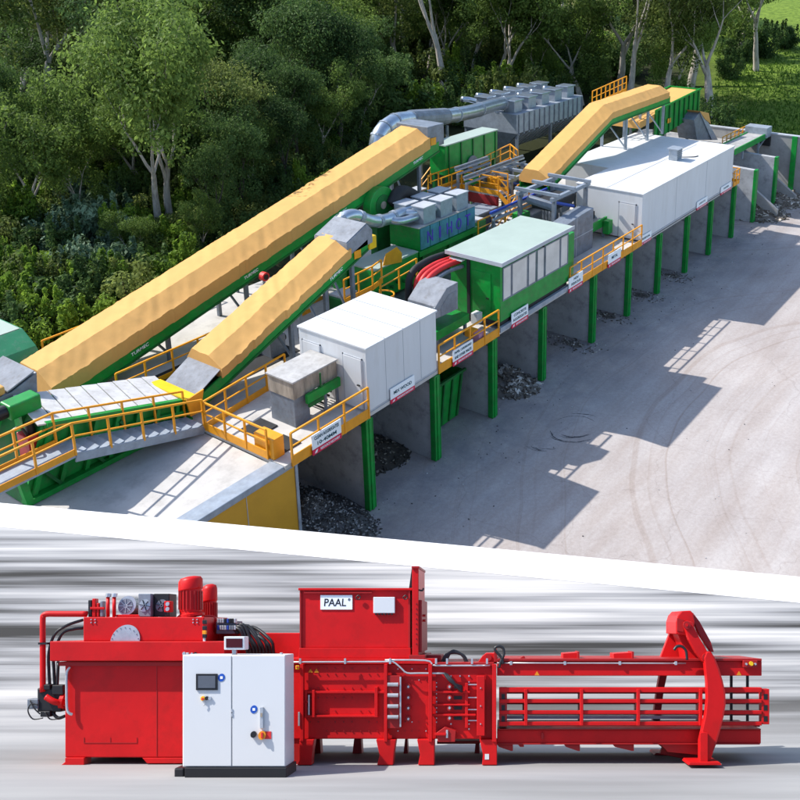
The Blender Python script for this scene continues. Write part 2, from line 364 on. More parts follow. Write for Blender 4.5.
# platform
PZ = 4.0
pf = thing('concrete_platform', 'long raised concrete platform carrying the sorting plant above the yard bays', 'platform', (14, 5, 0))
MB().box(-6.7, 36.0, .0, 13.4, 3.86, PZ).build('slab', 'deck', pf)
MB().box(-6.7, 36.0, .7, 1.1, 3.5, 3.858).build('edge_beam', 'concrete', pf)
MB().box(-6.7, 48.9, 4.6, 5.0, 0, 3.85).build('retaining_wall', 'finwall', pf)
MB().box(36.02, 48.9, 4.6, 13.4, 3.61, 3.95).build('rear_slab', 'concrete', pf)
fx = [-2.7, 1.3, 5.4, 9.6, 14.65, 18.8, 22.8, 27.0, 31.0, 35.3]
ordinal = ['nearest the yellow wall, beside the pile of broken glass', 'under the front of the small white cabin', 'beside the green skip, second bay in', 'under the green control cabin, nearest its left end',
           'under the orange railing just right of the green cabin', 'under the left corner of the long white building', 'second under the long white building', 'third under the long white building',
           'fourth under the long white building', 'under the far right corner of the long white building']
for i, x in enumerate(fx):
    t = thing('dividing_wall', 'concrete bay wall with green front edge, '+ordinal[i], 'bay wall', (x, 2, 0), 'concrete bay walls with green front edges')
    w = MB(); w.box(x-.13, x+.13, .10, 4.6, 0, 3.49); w.build('wall_panel', 'finwall', t, bevel=.02)
    g = MB(); g.box(x-.15, x+.15, -.08, .10, .02, 3.85); g.box(x-.05, x+.05, -.12, -.08, .02, 3.8); g.box(x-.19, x-.15, -.09, .17, .02, 3.83); g.box(x+.15, x+.19, -.09, .17, .02, 3.83)
    g.build('edge_guard', 'green', t, bevel=.015)
for x, zt, yt, lab in ((39.7, 4.05, 1.2, 'free standing concrete bay wall with sloping back, next to the long white building'), (44.5, 4.05, 2.0, 'free standing concrete bay wall with sloping back below the end of the small conveyor')):
    t = thing('dividing_wall', lab, 'bay wall', (x, 2, 0), 'concrete bay walls with green front edges')
    MB().prism([(x-.2, .1, 0), (x-.2, .1, zt), (x-.2, yt+1.6, zt+.1), (x-.2, 4.58, zt+.1), (x-.2, 4.58, 0)], (.4, 0, 0)).build('wall_panel', 'finwall', t, bevel=.02)
    g = MB(); g.box(x-.24, x+.24, -.12, .1, .02, zt+.03); g.build('edge_guard', 'green', t, bevel=.015)
t = thing('boundary_wall', 'tall pale concrete end wall closing the yard below the grass bank', 'wall', (49, 0, 0))
MB().box(48.95, 49.35, -60, 9.4, 0, 4.85).build('wall_panel', 'concrete', t)
MB().box(48.75, 48.95, -.25, .15, 0, 4.9).build('edge_guard', 'green', t)
MB().box(48.9, 49.4, -60, 9.4, 4.85, 4.93).build('coping', 'trim', t)
# sloping concrete struts behind the free standing walls
for x in (41.9, 46.6):
    tag(MB().prism([(x-.15, 3.9, 4.3), (x-.15, -1.2, .6), (x-.15, -1.2, 0.02), (x-.15, -.6, 0.02), (x-.15, 4.2, 3.9)], (.3, 0, 0)).build('concrete_strut', 'concrete'), 'sloping pale concrete strut between the last bay walls, '+('left one' if x < 43 else 'right one next to the end wall'), 'concrete strut', 'sloping struts')

# ------------------------------------------------------------------ railings
def railing(label, path, kick=.26, h=1.1, step=1.15, cat='railing', m='orange', kick_until=99):
    pts = [Vector(p) for p in path]; t = thing('railing', label, cat, pts[0], 'orange safety railings')
    r = MB(); k = MB()
    for si, (a, b) in enumerate(zip(pts, pts[1:])):
        up = Vector((0, 0, 1)); L = (b-a).length; n = max(1, round(L/step))
        r.bar(a+up*h, b+up*h, .06); r.bar(a+up*(h*.6), b+up*(h*.6), .045)
        for i in range(1 if si else 0, n+1):
            p = a+(b-a)*(i/n); q = MB().bar(p, p+up*h, .065, .065).build('post', m, t)
        if kick and si < kick_until: k.bar(a+up*kick/2, b+up*kick/2, .03, kick)
    r.build('rail', m, t)
    if kick: k.build('kick_plate', m, t)
    return t
railing('orange railing along the front edge above the bay of broken glass', [(-6.4, -.04, PZ-.15), (-2.66, -.04, PZ-.15)], kick=.4, h=1.25)
railing('orange railing across the platform end beside the pale slab', [(-6.72, 4.0, PZ), (-6.72, .8, PZ)], kick=.3)
railing('orange railing in front of the lower covered conveyor', [(-6.72, 4.05, PZ), (-2.5, 4.5, PZ)], kick=.25)
railing('orange railing between the small white cabin and the green cabin', [(1.5, -.04, PZ-.15), (5.75, -.04, PZ-.15)], kick=.4, h=1.25)
railing('orange railing between the green cabin and the long white building', [(12.0, -.04, PZ-.15), (20.1, -.04, PZ-.15)], kick=.4, h=1.25)
railing('short orange railing at the far right end of the long white building', [(34.8, -.04, PZ-.1), (35.9, -.04, PZ-.1), (35.9, 1.2, PZ-.1)], kick=.3, step=.6)
railing('orange railing behind the long upper conveyor, near the green hood', [(-7.2, 13.5, PZ), (1, 13.7, PZ)], kick=.2)
a0, a1 = P(120, 365, y=8.2), P(201, 328, y=8.2)
railing('orange railing between the two covered conveyors', [(-7.3, 8.3, PZ+.1), (-1.2, 8.3, PZ+.1), (2.5, 8.3, PZ+.1)], kick=.2)
railing('orange railing on the strip beneath the upper conveyor', [(-1.2, 9.1, PZ), (4.4, 9.1, PZ)], kick=.2)
railing('orange railing behind the small white cabin roof', [P(345, 304, y=6.0), P(373, 290, y=6.0), P(382, 283, y=6.0)], kick=.25, h=1.15)
railing('yellow orange railing left of the silver ducted separator', [P(381, 300, y=4.4), P(417, 279, y=4.4)], kick=.0, h=1.0)
# caged ladder top: a round guard
t = thing('ladder_guard', 'round orange ladder cage behind the small white cabin', 'ladder guard', P(384, 318, y=5))
c0 = P(384, 318, y=5)
for zz in (.25, .7, 1.15):
    MB().tube([c0+Vector((math.cos(R(a))*.5, math.sin(R(a))*.5, zz)) for a in range(150, 421, 15)], .035, 6).build('hoop', 'orange', t)
for a in (150, 210, 270, 330, 60):
    MB().bar(c0+Vector((math.cos(R(a))*.5, math.sin(R(a))*.5, 0)), c0+Vector((math.cos(R(a))*.5, math.sin(R(a))*.5, 1.2)), .045).build('post', 'orange', t)

# ------------------------------------------------------------------ signs
def sign(lines, x0, x1, z0, z1, y, what):
    t = thing('bay_sign', what, 'sign', ((x0+x1)/2, y, z0), 'bay signs along the platform edge')
    zb = z0+(z1-z0)*.28
    MB().box(x0, x1, y-.03, y, zb, z1).build('panel', 'signw', t); MB().box(x0, x1, y-.034, y, z0, zb-.004).build('red_band', 'signr', t)
    n = len(lines); hh = (z1-zb)
    for i, l in enumerate(lines):
        zc = zb+hh*((n-i-.5)/n*.86+.07); w = (x1-x0)*min(.84, .085*len(l)+.06)
        text(l, ((x0+x1)/2, y-.034, zc), (1, 0, 0), (0, 0, 1), hh*.30/max(1, n*.62), 'teal', t, width=w)
    text('RESOURCE RECOVERY', ((x0+x1)/2+.1*(x1-x0), y-.038, (z0+zb)/2), (1, 0, 0), (0, 0, 1), (zb-z0)*.42, 'wletter', t, width=(x1-x0)*.68)
    MB().prism([(x0+.06*(x1-x0), y-.037, z0+.05), (x0+.14*(x1-x0), y-.037, z0+.05), (x0+.17*(x1-x0), y-.037, zb-.05), (x0+.10*(x1-x0), y-.037, zb-.07)], (0, -.004, 0)).build('emblem', 'wletter', t)
def sx(px, py): return P(px, py, y=-.08).x
sign(['CLEAN AGGREGATES', '10-40MM'], sx(311, 440), sx(340, 425), 3.84, 4.60, -.10, 'white and red sign reading clean aggregates 10-40mm on the railing')
sign(['MIX WOOD'], sx(391, 390), sx(415, 376), 3.86, 4.48, -.02, 'white and red sign reading mix wood on the small white cabin')
sign(['PAPER, CARDBOARD', 'AND OTHER WASTE'], sx(452, 358), sx(472, 345), 3.84, 4.54, -.10, 'white and red two line sign on the railing right of the small white cabin')
sign(['CONCRETE', 'AGGREGATES'], sx(511.5, 320), sx(528, 308), 3.84, 4.58, -.06, 'white and red two line sign below the windows of the green cabin')
sign(['NON', 'FERROUS'], sx(568, 287), sx(582, 277), 3.84, 4.60, -.10, 'white and red two line sign on the railing right beside the green cabin')
sign(['METAL'], sx(607.5, 261), sx(620, 253), 3.84, 4.58, -.10, 'white and red sign reading metal on the railing left of the long white building')
for px, py, l, w in ((641.5, 238, 'RESIDUAL', 'left end'), (697.5, 204, 'LIGHTS', 'middle'), (721.5, 189, 'PAPER', 'right end')):
    sign([l], sx(px, py), sx(px+10.5, py-6.5), 3.86, 4.42, -.02, 'small white and red sign low on the long white building, at its '+w)

# ------------------------------------------------------------------ small white cabin
t = thing('white_cabin', 'small white panel cabin with two doors standing on the platform edge', 'cabin', (-.6, 1.7, PZ))
MB().box(-2.62, 1.44, .02, 3.45, PZ+.08, 6.56).build('wall', 'white', t, bevel=.015)
MB().box(-2.60, 1.42, .03, 3.43, PZ+.003, PZ+.078).build('base_rail', 'trim', t)
rf = MB().box(-2.66, 1.48, -.03, 3.49, 6.562, 6.64).build('roof', 'white', t, bevel=.01)
for k in range(3): MB().box(-1.65+k*1.02, -1.62+k*1.02, -.02, 3.48, 6.642, 6.66).build('seam', 'trim', rf)
for y0 in (.25, 2.35):
    d = MB().box(-2.66, -2.622, y0, y0+.88, PZ+.1, 6.1).build('door', 'white', t, bevel=.01)
    f = MB(); f.box(-2.65, -2.622, y0-.05, y0-.005, PZ+.1, 6.15); f.box(-2.65, -2.622, y0+.885, y0+.93, PZ+.1, 6.15); f.box(-2.65, -2.622, y0-.05, y0+.93, 6.105, 6.15); f.build('frame', 'trim', d)
    MB().box(-2.72, -2.662, y0+.08, y0+.2, 5.05, 5.09).build('handle', 'black', d)
for k in range(3): MB().box(-1.6+k*1.02, -1.585+k*1.02, .012, .02, PZ+.1, 6.55).build('panel_joint', 'trim', t)

# feed box beside the cabin
t = thing('feed_box', 'brown clad box on grey legs with green side frame beside the small white cabin', 'machine', (-3.8, 2.2, PZ))
MB().box(-4.85, -2.70, 1.45, 2.75, 5.12, 5.78).build('housing', 'brown', t, bevel=.01)
MB().box(-4.9, -2.68, 1.4, 2.8, 5.782, 5.84).build('lid', 'slat', t)
MB().box(-4.82, -4.1, 1.48, 2.72, PZ, 5.118).build('pedestal', 'steel', t, bevel=.01)
MB().bar((-4.4, 1.3, 5.0), (-2.75, 1.3, 5.0), .12, .35).build('side_frame', 'green', t)
MB().bar((-4.3, 1.3, 4.72), (-3.6, 1.3, 4.72), .1, .16).build('side_frame', 'dgreen', t)
for x in (-3.4, -2.8): MB().bar((x, 1.4, PZ), (x, 1.4, 5.1), .09).build('leg', 'steel', t)
MB().bar((-3.7, 1.28, 5.1), (-3.7, 1.28, 5.75), .05).build('post', 'dgreen', t)
for k in range(6): MB().box(-3.45+k*.11, -3.40+k*.11, 1.5, 2.6, PZ+.1+.12*k, PZ+.16+.12*k).build('slat', 'dark', t)

# little boxes at the platform corner
tag(MB().box(-6.66, -6.2, .55, 1.5, PZ, PZ+.75).build('panel_box', 'orange', bevel=.01), 'orange sheet metal box at the platform corner', 'box')
for k, (x, y) in enumerate(((-5.9, 1.1), (-5.6, 2.6))):
    tag(MB().box(x-.5, x+.5, y-.5, y+.4, PZ+.004, PZ+.05).build('floor_grate', 'dark', bevel=.01), 'dark floor grate on the platform '+('near the corner' if k == 0 else 'behind the other, beside the brown clad box'), 'grate', 'floor grates')

# yellow clad wall
t = thing('yellow_wall', 'yellow clad wall with pale metal cap below the slab', 'wall', (-10, .4, 0))
MB().box(-40, -6.14, .2, .62, 0, 3.72).build('cladding', 'wallyellow', t)
MB().box(-40, -6.04, .06, .70, 3.722, 3.96).build('cap', 'galv', t, bevel=.02)
MB().box(-6.138, -6.02, .16, .62, 0, 3.718).build('corner_trim', 'galv', t)
for x in (-8.2, -10.4, -12.6, -14.8): MB().box(x-.012, x+.012, .19, .2, 0, 3.7).build('joint', 'trim', t)

# ------------------------------------------------------------------ green control cabin
t = thing('control_cabin', 'green control cabin with a window strip and pale green roof', 'cabin', (9, 1.4, PZ))
X0, X1, Y1 = 5.95, 11.88, 2.72
MB().box(X0, X1, .0, Y1, 4.42, 7.18).build('wall', 'green', t, bevel=.015)
MB().box(X0+.05, X1, .08, Y1-.05, 4.2, 4.418).build('plinth', 'dark', t)  # dark block standing in for the shaded gap under the cabin
MB().box(X0-.1, X1+.1, -.08, .06, PZ-.02, 4.198).build('base_beam', 'galv', t)
rf = MB().box(X0-.22, X1+.05, -.22, Y1+.12, 7.182, 7.31).build('roof', 'pgreen', t, bevel=.01)
fa = MB(); fa.box(X0-.26, X1+.09, -.26, -.222, 7.15, 7.33); fa.box(X0-.26, X0-.222, -.222, Y1+.12, 7.15, 7.33); fa.build('fascia', 'trim', rf)
ze, zt_ = 5.43, 6.88
for a, b in ((503.2, 510.5), (512.2, 526.6), (528.4, 535), (537, 543.2), (545, 558.6), (560, 566.4)):
    xa, xb = P(a, 290, y=0).x, P(b, 285, y=0).x
    w = MB(); w.box(xa-.06, xb+.06, -.03, -.002, ze-.06, ze); w.box(xa-.06, xb+.06, -.03, -.002, zt_, zt_+.06); w.box(xa-.06, xa, -.03, -.002, ze, zt_); w.box(xb, xb+.06, -.03, -.002, ze, zt_)
    wo = w.build('window', 'steel', t); MB().box(xa, xb, -.015, -.004, ze, zt_).build('pane', 'glass', wo)
MB().box(X1+.02, X1+.75, .12, .3, 4.3, 6.75).build('side_panel', 'green', t, bevel=.01)
d = MB().box(X0-.035, X0-.002, .5, 1.5, 4.45, 6.6).build('door', 'green', t, bevel=.01); MB().box(X0-.08, X0-.037, .6, .72, 5.4, 5.45).build('handle', 'black', d)
MB().box(X0-.06, X0-.002, 1.62, 1.78, 4.4, 7.1).build('cable_duct', 'dark', t)
MB().box(X0-.25, X0-.002, 1.9, 2.6, 6.95, 7.0).build('canopy', 'white', t)
MB().box(X0-.5, X0-.1, .9, 1.25, PZ+.25, PZ+.75).build('air_unit', 'white', t, bevel=.02)
MB().cyl((9.3, -.12, 7.0), (0, 0, 1), .07, .16, 10).build('camera_dome', 'black', t)
# red pipes into the cabin
t = thing('pipe_bundle', 'three red pipes with dark casing curving up to the green cabin', 'pipes', (3.6, 2.9, PZ))
for k in range(3):
    o = k*.26
    MB().tube(curve_pts([(3.75-o*.2, 2.9-o, 4.3), (3.72-o*.2, 2.9-o, 6.1), (4.0, 2.9-o, 6.65), (4.9, 2.85-o, 6.85), (5.95, 2.75-o, 6.85)], 6), .13, 10).build('pipe', 'redh', t, smooth=True)
MB().tube(curve_pts([(3.6, 3.2, 4.3), (3.56, 3.2, 6.15), (3.9, 3.2, 6.8), (4.9, 3.15, 7.0), (5.9, 3.0, 7.0)], 6), .16, 10).build('casing', 'dark', t, smooth=True)
MB().tube(curve_pts([(3.72, 2.15, 4.3), (3.7, 2.15, 6.0), (4.0, 2.15, 6.5), (4.9, 2.1, 6.68), (5.9, 2.0, 6.66)], 6), .09, 8).build('casing', 'steel', t, smooth=True)
# grey chute machine between the cabins
t = thing('chute_machine', 'grey sloping chute housing with green frame between the small white cabin and the green cabin', 'machine', (3.6, 1.6, PZ))
pr = [P(435.6, 307, y=1.0), P(447, 288, y=1.0), P(458, 282, y=1.0), P(458, 309, y=1.0), P(436, 319, y=1.0)]
MB().prism(pr, (0, 1.5, 0)).build('housing', 'dull', t, bevel=.02)
pi = [p*1.0 for p in pr]; cc = sum(pi, Vector())/5
MB().prism([cc+(p-cc)*.7+Vector((.1, -.012, -.15)) for p in pi], (0, .008, 0)).build('side_plate', 'steel', t)
MB().prism([P(414, 303, y=2.5), P(435, 308, y=1.0), P(435, 314, y=1.0), P(414, 309, y=2.5)], (.05, .02, .03)).build('lip', 'steel', t)
MB().box(2.6, 5.0, 1.0, 2.4, 4.55, 4.95).build('frame', 'green', t, bevel=.01)
for x in (2.8, 4.8):
    for y in (1.1, 2.3): MB().bar((x, y, PZ), (x, y, 4.6), .12).build('leg', 'steel', t)
tag(MB().box(4.3, 4.75, .35, .75, PZ+.2, PZ+.5).build('junction_box', 'orange', bevel=.01), 'small orange junction box beside the grey chute', 'box')
# rag heap at the railing
t = tag(MB().box(4.4, 4.9, .05, .4, PZ+.01, PZ+.42).build('rag_bag', mat('pink_sack', (.5, .25, .35), .8)), 'small pink sack hanging behind the railing by the green cabin', 'sack')

# ------------------------------------------------------------------ long white building
t = thing('white_building', 'long white flat roofed building standing on the platform above the bays', 'building', (27, 3, PZ))
MB().prism([(20.2, .02, PZ+.1), (34.6, .02, PZ+.1), (34.6, 7.5, PZ+.1), (24.4, 7.5, PZ+.1), (24.4, 4.3, PZ+.1), (20.2, 4.3, PZ+.1)], (0, 0, 2.72)).build('wall', 'white', t, bevel=.02)
MB().box(20.2, 34.6, -.0, .1, PZ-.05, PZ+.097).build('base_beam', 'trim', t)
rf = MB().prism([(20.16, -.02, 6.823), (34.64, -.02, 6.823), (34.64, 7.54, 6.823), (24.36, 7.54, 6.823), (24.36, 4.34, 6.823), (20.16, 4.34, 6.823)], (0, 0, .07)).build('roof', 'white', t, bevel=.01)
MB().box(20.2, 33.5, 2.3, 2.33, 6.894, 6.91).build('seam', 'trim', rf)
for x in (24.9, 29.7): MB().box(x, x+.015, .01, .018, PZ+.12, 6.8).build('panel_joint', 'trim', t)
d = MB().box(20.16, 20.198, .45, 1.45, PZ+.12, 6.15).build('door', 'white', t, bevel=.01)
f = MB(); f.box(20.17, 20.198, .38, .445, PZ+.12, 6.22); f.box(20.17, 20.198, 1.455, 1.52, PZ+.12, 6.22); f.box(20.17, 20.198, .38, 1.52, 6.155, 6.22); f.build('frame', 'trim', d)
MB().box(20.1, 20.158, .52, .62, 5.0, 5.05).build('handle', 'black', d)
t = thing('roof_vent', 'grey louvred ventilator on the roof of the long white building', 'vent', (28.6, 1.8, 6.9))
MB().box(28.25, 29.0, 1.5, 2.1, 6.9, 7.62).build('casing', 'galv', t, bevel=.02); MB().box(28.15, 29.1, 1.4, 2.2, 7.622, 7.68).build('cap', 'galv', t)
for k in range(5): MB().box(28.24, 29.01, 1.47, 1.499, 7.0+k*.12, 7.06+k*.12).build('louvre', 'steel', t)
MB().tube(curve_pts([(29.0, 1.6, 7.0), (29.5, 1.3, 6.95), (29.9, 1.0, 6.93), (30.3, .9, 6.92)]), .03, 6).build('conduit', 'dark', t)

# ------------------------------------------------------------------ covered conveyors
def conveyor(label, near_a, near_b, width, wall=.5, side=.38, rise=.38, cover_from=0, cover_to=1, extra=None, legs=(), txt=(), group='tarpaulin covered conveyors', segs=None, wr=.035):
    """near_a, near_b: lower outer edge on the near (-y) side. Parts: green trough walls, belt, tarpaulin cover, legs."""
    pts = [Vector(p) for p in ([near_a, near_b] if segs is None else segs)]
    t = thing('covered_conveyor', label, 'conveyor', (pts[0].x, pts[0].y+width/2, PZ), group)
    up = Vector((0, 0, 1)); yw = Vector((0, width, 0))
    def section(offs):                           # sweep a y-z section along the path
        mb = MB(); n = len(offs)
        for p in pts:
            for (y, z) in offs: mb.v.append(p+Vector((0, y, z)))
        for i in range(len(pts)-1):
            for k in range(n):
                a = i*n+k; b = i*n+(k+1) % n; mb.f.append((a, b, b+n, a+n))
        mb.f.append(tuple(range(n))[::-1]); mb.f.append(tuple(range((len(pts)-1)*n, len(pts)*n))); return mb
    for y0 in (0, width-.07): section([(y0, 0), (y0+.07, 0), (y0+.07, wall), (y0, wall)]).build('side_wall', 'green', t)
    fl = MB(); 
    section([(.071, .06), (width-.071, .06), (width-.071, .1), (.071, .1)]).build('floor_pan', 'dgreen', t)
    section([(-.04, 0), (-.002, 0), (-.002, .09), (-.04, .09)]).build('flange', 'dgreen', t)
    # tarpaulin: many stations so that it can wrinkle
    st = []
    tot = sum((b-a).length for a, b in zip(pts, pts[1:])); d0, d1 = cover_from*tot, cover_to*tot
    n = int((d1-d0)/.085); rnd = random.Random(label)
    crn = [(-.03, wall-.07), (-.035, wall+side), (width*.34, wall+side+rise), (width*.84, wall+side+rise*1.06), (width+.03, wall+side*.75), (width+.03, wall-.06)]
    prof = []; sharp = []
    for (p0, p1), m_ in zip(zip(crn, crn[1:]), (3, 6, 6, 3, 2)):
        for q_ in range(m_): prof.append((p0[0]+(p1[0]-p0[0])*q_/m_, p0[1]+(p1[1]-p0[1])*q_/m_))
    prof.append(crn[-1])
    mb = MB(); npf = len(prof)
    for i in range(n+1):
        d = d0+(d1-d0)*i/n; dd = d
        for a, b in zip(pts, pts[1:]):
            L = (b-a).length
            if dd <= L+1e-6: p = a+(b-a)*(dd/L); break
            dd -= L
        for k, (y, z) in enumerate(prof):
            w = wr*(1 if k > 0 else .6)
            s = noise.noise(Vector((d*2.6-y*2.2, y*.5+d*.25, len(label)*.37)))+.8*abs(noise.noise(Vector((d*3.4+y*1.6, y*.6-d*.3, 9.1))))*2-.5+.4*noise.noise(Vector((d*7-y*6, y*1.2, 3.3)))
            mb.v.append(p+Vector((0, y-(w*abs(s)*.9+.012 if k < 4 else 0), z+w*s*(.5+.5*noise.noise(Vector((d*.35, 2.2, len(label))))))))
    for i in range(n):
        for k in range(npf-1):
            a = i*npf+k; mb.f.append((a, a+npf, a+npf+1, a+1))
    mb.f.append(tuple(range(npf))); mb.f.append(tuple(range(n*npf, (n+1)*npf))[::-1])
    o = mb.build('cover', 'ochre', t); smooth_by_angle(o, 17)
    for (f, y) in legs:
        p = pts[0]+(pts[-1]-pts[0])*f
        if p.z-PZ > .4:
            for yy in (.15, width-.15):
                MB().bar(Vector((p.x, p.y+yy, PZ)), Vector((p.x, p.y+yy, p.z+.1)), .16).build('leg', 'steel', t)
            MB().bar(Vector((p.x, p.y+.15, PZ+.3)), Vector((p.x, p.y+width-.15, p.z-.1)), .08).build('brace', 'steel', t)
    dirv = (pts[1]-pts[0]).normalized(); upv = Vector((0, -1, 0)).cross(dirv)*-1
    for f in txt:
        p = pts[0]+(pts[1]-pts[0])*f+Vector((0, -.008, wall*.55))
        text('TURMEC', p, dirv, (0, 0, 1), .14, 'wletter', t, width=.82)
    return t, pts
# upper (long) conveyor
a, b = P(100, 369.5, y=9.5), P(432, 146, y=9.5)
a = a-Vector((0, 0, .6)); b = b-Vector((0, 0, .6)); a0 = a-(b-a)*.095
tA, pA = conveyor('longest tan covered green conveyor, rising from the green hood to the silver duct', a0, b+(b-a)*.03, 2.3, wall=.6, side=.55, rise=.45, cover_from=.0, cover_to=.965, legs=((.22, 0), (.4, 0), (.6, 0), (.78, 0), (.93, 0)), txt=(.16, .41, .66, .92), wr=.05)
e = pA[-1]
MB().box(e.x-.9, e.x+.5, e.y+.02, e.y+2.28, e.z+.35, e.z+1.55).build('discharge_hood', 'steel', tA, bevel=.03)
MB().box(e.x-.75, e.x-.3, e.y-.05, e.y+.018, e.z+.5, e.z+.9).build('hatch', 'orange', tA)
# lower conveyor
a, b = P(222, 376, y=5.0), P(352, 254, y=5.0)
sl = (b-a); a = a-Vector((0, 0, .5)); b = b-Vector((0, 0, .5))
tB, pB = conveyor('shorter steep tan covered green conveyor with loose wrinkled cover and yellow lip at its foot', a-sl*.13, b+sl*.14, 1.95, wall=.5, side=.32, rise=.36, cover_from=.10, cover_to=.88, legs=((.5, 0), (.72, 0), (.9, 0)), txt=(.78,), wr=.085)
e = pB[-1]; s = pB[0]; dv = (e-s).normalized()
hd = MB(); q = [s+(e-s)*.86+Vector((0, .0, .55)), e+dv*.35+Vector((0, 0, .15)), e+dv*.35+Vector((0, 0, .75)), e+Vector((0, 0, 1.2)), s+(e-s)*.86+Vector((0, 0, 1.15))]
hd.prism(q, (0, 1.95, 0)).build('discharge_hood', 'dull', tB, bevel=.03)
MB().prism([q[4]+Vector((0, .04, .012)), q[3]+Vector((0, .04, .012)), q[3]+Vector((0, 1.9, .012)), q[4]+Vector((0, 1.9, .012))], (0, 0, .02)).build('hood_lid', 'dull', tB)
p = s+(e-s)*.9+Vector((0, -.03, .1)); MB().box(p.x, p.x+.4, p.y-.03, p.y-.002, p.z+.1, p.z+.45).build('hatch', 'orange', tB)
p = e+Vector((.2, .4, -.1)); MB().box(p.x, p.x+.5, p.y-.3, p.y+.4, p.z, p.z+.6).build('motor_guard', 'yellow', tB, bevel=.06)
fl = [s+Vector((-.3, .0, .45)), s+(e-s)*.11+Vector((0, 0, .75))]
MB().prism([fl[0]+Vector((0, .05, 0)), fl[1]+Vector((0, .05, 0)), fl[1]+Vector((0, 1.9, 0)), fl[0]+Vector((0, 1.9, 0))], (0, 0, .03)).build('foot_plate', 'dull', tB)
MB().prism([fl[0]+Vector((-.45, -.05, .16)), fl[0]+Vector((.05, -.05, .1)), fl[0]+Vector((.05, 2.1, .1)), fl[0]+Vector((-.45, 2.1, .16))], (0, 0, .06)).build('lip', 'yellow', tB)
MB().prism([fl[0]+Vector((-.45, -.12, .2)), fl[0]+Vector((.3, -.12, .3)), fl[0]+Vector((.1, -.12, -.5)), fl[0]+Vector((-.35, -.12, -.5))], (0, .06, 0)).build('lip_bracket', 'orange', tB)
# third conveyor, over the long white building, with a level head section
YC = 5.6
c0, c1, c2 = P(556, 180, y=YC), P(612, 125, y=YC), P(670, 103, y=YC)
tC, pC = conveyor('tan covered green conveyor that rises and then levels out above the long white building', None, None, 2.0, wall=.5, side=.35, rise=.4, segs=[c0-Vector((.9, 0, .6)), c1, c2], cover_from=0, cover_to=.985, wr=.03)
for f in (.25, .62, .9):
    p = c1+(c2-c1)*f
    for yy in (.1, 1.9): MB().bar((p.x, p.y+yy, 6.89), (p.x, p.y+yy, p.z+.1), .16).build('leg', 'galv', tC)
    MB().bar((p.x, p.y+.1, 7.0), (p.x, p.y+1.9, p.z), .08).build('brace', 'galv', tC)

# open green hopper behind the third conveyor
t = thing('load_hopper', 'green ribbed open hopper filled with tan material behind the level conveyor', 'hopper', (40, 7, PZ))
yh = 7.0
h0, h1, h2, h3 = P(640, 130, y=yh), P(699, 112, y=yh), P(699, 89, y=yh), P(657, 110, y=yh)
xa, xb, zb, zt2 = P(655, 138, y=yh).x, h1.x, 6.3, 8.7
ft = MB(); ft.prism([(xa, yh, zb-.4), (xb, yh, h1.z), (xb, yh, h2.z), (xa, yh, P(657, 110, y=yh).z)], (0, .12, 0)); ft.build('side_panel', 'green', t)
zA, zB = P(657, 110, y=yh).z, h2.z
MB().prism([(xa, yh+2.6, zb-.4), (xb, yh+2.6, h1.z), (xb, yh+2.6, zB), (xa, yh+2.6, zA)], (0, .12, 0)).build('side_panel', 'green', t)
MB().prism([(xb-.12, yh+.12, h1.z), (xb-.12, yh+2.6, h1.z), (xb-.12, yh+2.6, zB), (xb-.12, yh+.12, zB)], (.12, 0, 0)).build('end_panel', 'green', t)
MB().prism([(xa-2.5, yh+.13, zA-.5), (xb-.13, yh+.13, zB-.12), (xb-.13, yh+2.59, zB-.12), (xa-2.5, yh+2.59, zA-.5)], (0, 0, -.5)).build('load', 'ochre', t)
for k in range(9):
    f = (k+.5)/9; x = xa+(xb-xa)*f
    MB().bar((x, yh-.05, zb-.4+(h1.z-zb+.4)*f), (x, yh-.05, zA+(zB-zA)*f), .12, .1).build('rib', 'dgreen', t)
MB().bar((xa, yh-.05, zA), (xb, yh-.05, zB), .12).build('top_rim', 'green', t)
MB().box(xa+2, xa+2.6, yh-.09, yh-.06, zb+.6, zb+.95).build('hatch', 'orange', t); MB().box(xa+.8, xa+1.2, yh-.09, yh-.06, zb+.1, zb+.4).build('hatch', 'orange', t)
for x in (xa+.5, xb-1.5):
    for y in (yh+.3, yh+2.3): MB().bar((x, y, PZ-.1), (x, y, zb+.4), .2).build('leg', 'steel', t)
railing('yellow orange railing behind the bend of the third conveyor', [P(592, 108, y=9.5), P(626, 92, y=9.5)], kick=.3, step=.7, h=1.2)
# grey chute at the end of the hopper
t = thing('discharge_chute', 'dark grey curved chute with ochre top at the right end of the green hopper', 'chute', P(702, 138, y=6))
MB().prism([P(694, 120, y=6), P(700, 112, y=6), P(716, 140, y=6), P(697, 140, y=6)], (0, 1.6, 0)).build('body', 'steel', t, bevel=.03)
MB().prism([P(700, 112, y=5.9), P(706, 118, y=5.9), P(718, 140, y=5.9), P(712, 140, y=5.9)], (0, .1, 0)).build('front_plate', 'galv', t)
MB().prism([P(700, 111, y=5.85), P(709, 113, y=5.85), P(711, 124, y=5.85), P(705, 119, y=5.85)], (0, 1.5, 0)).build('cover', 'ochre', t, bevel=.02)
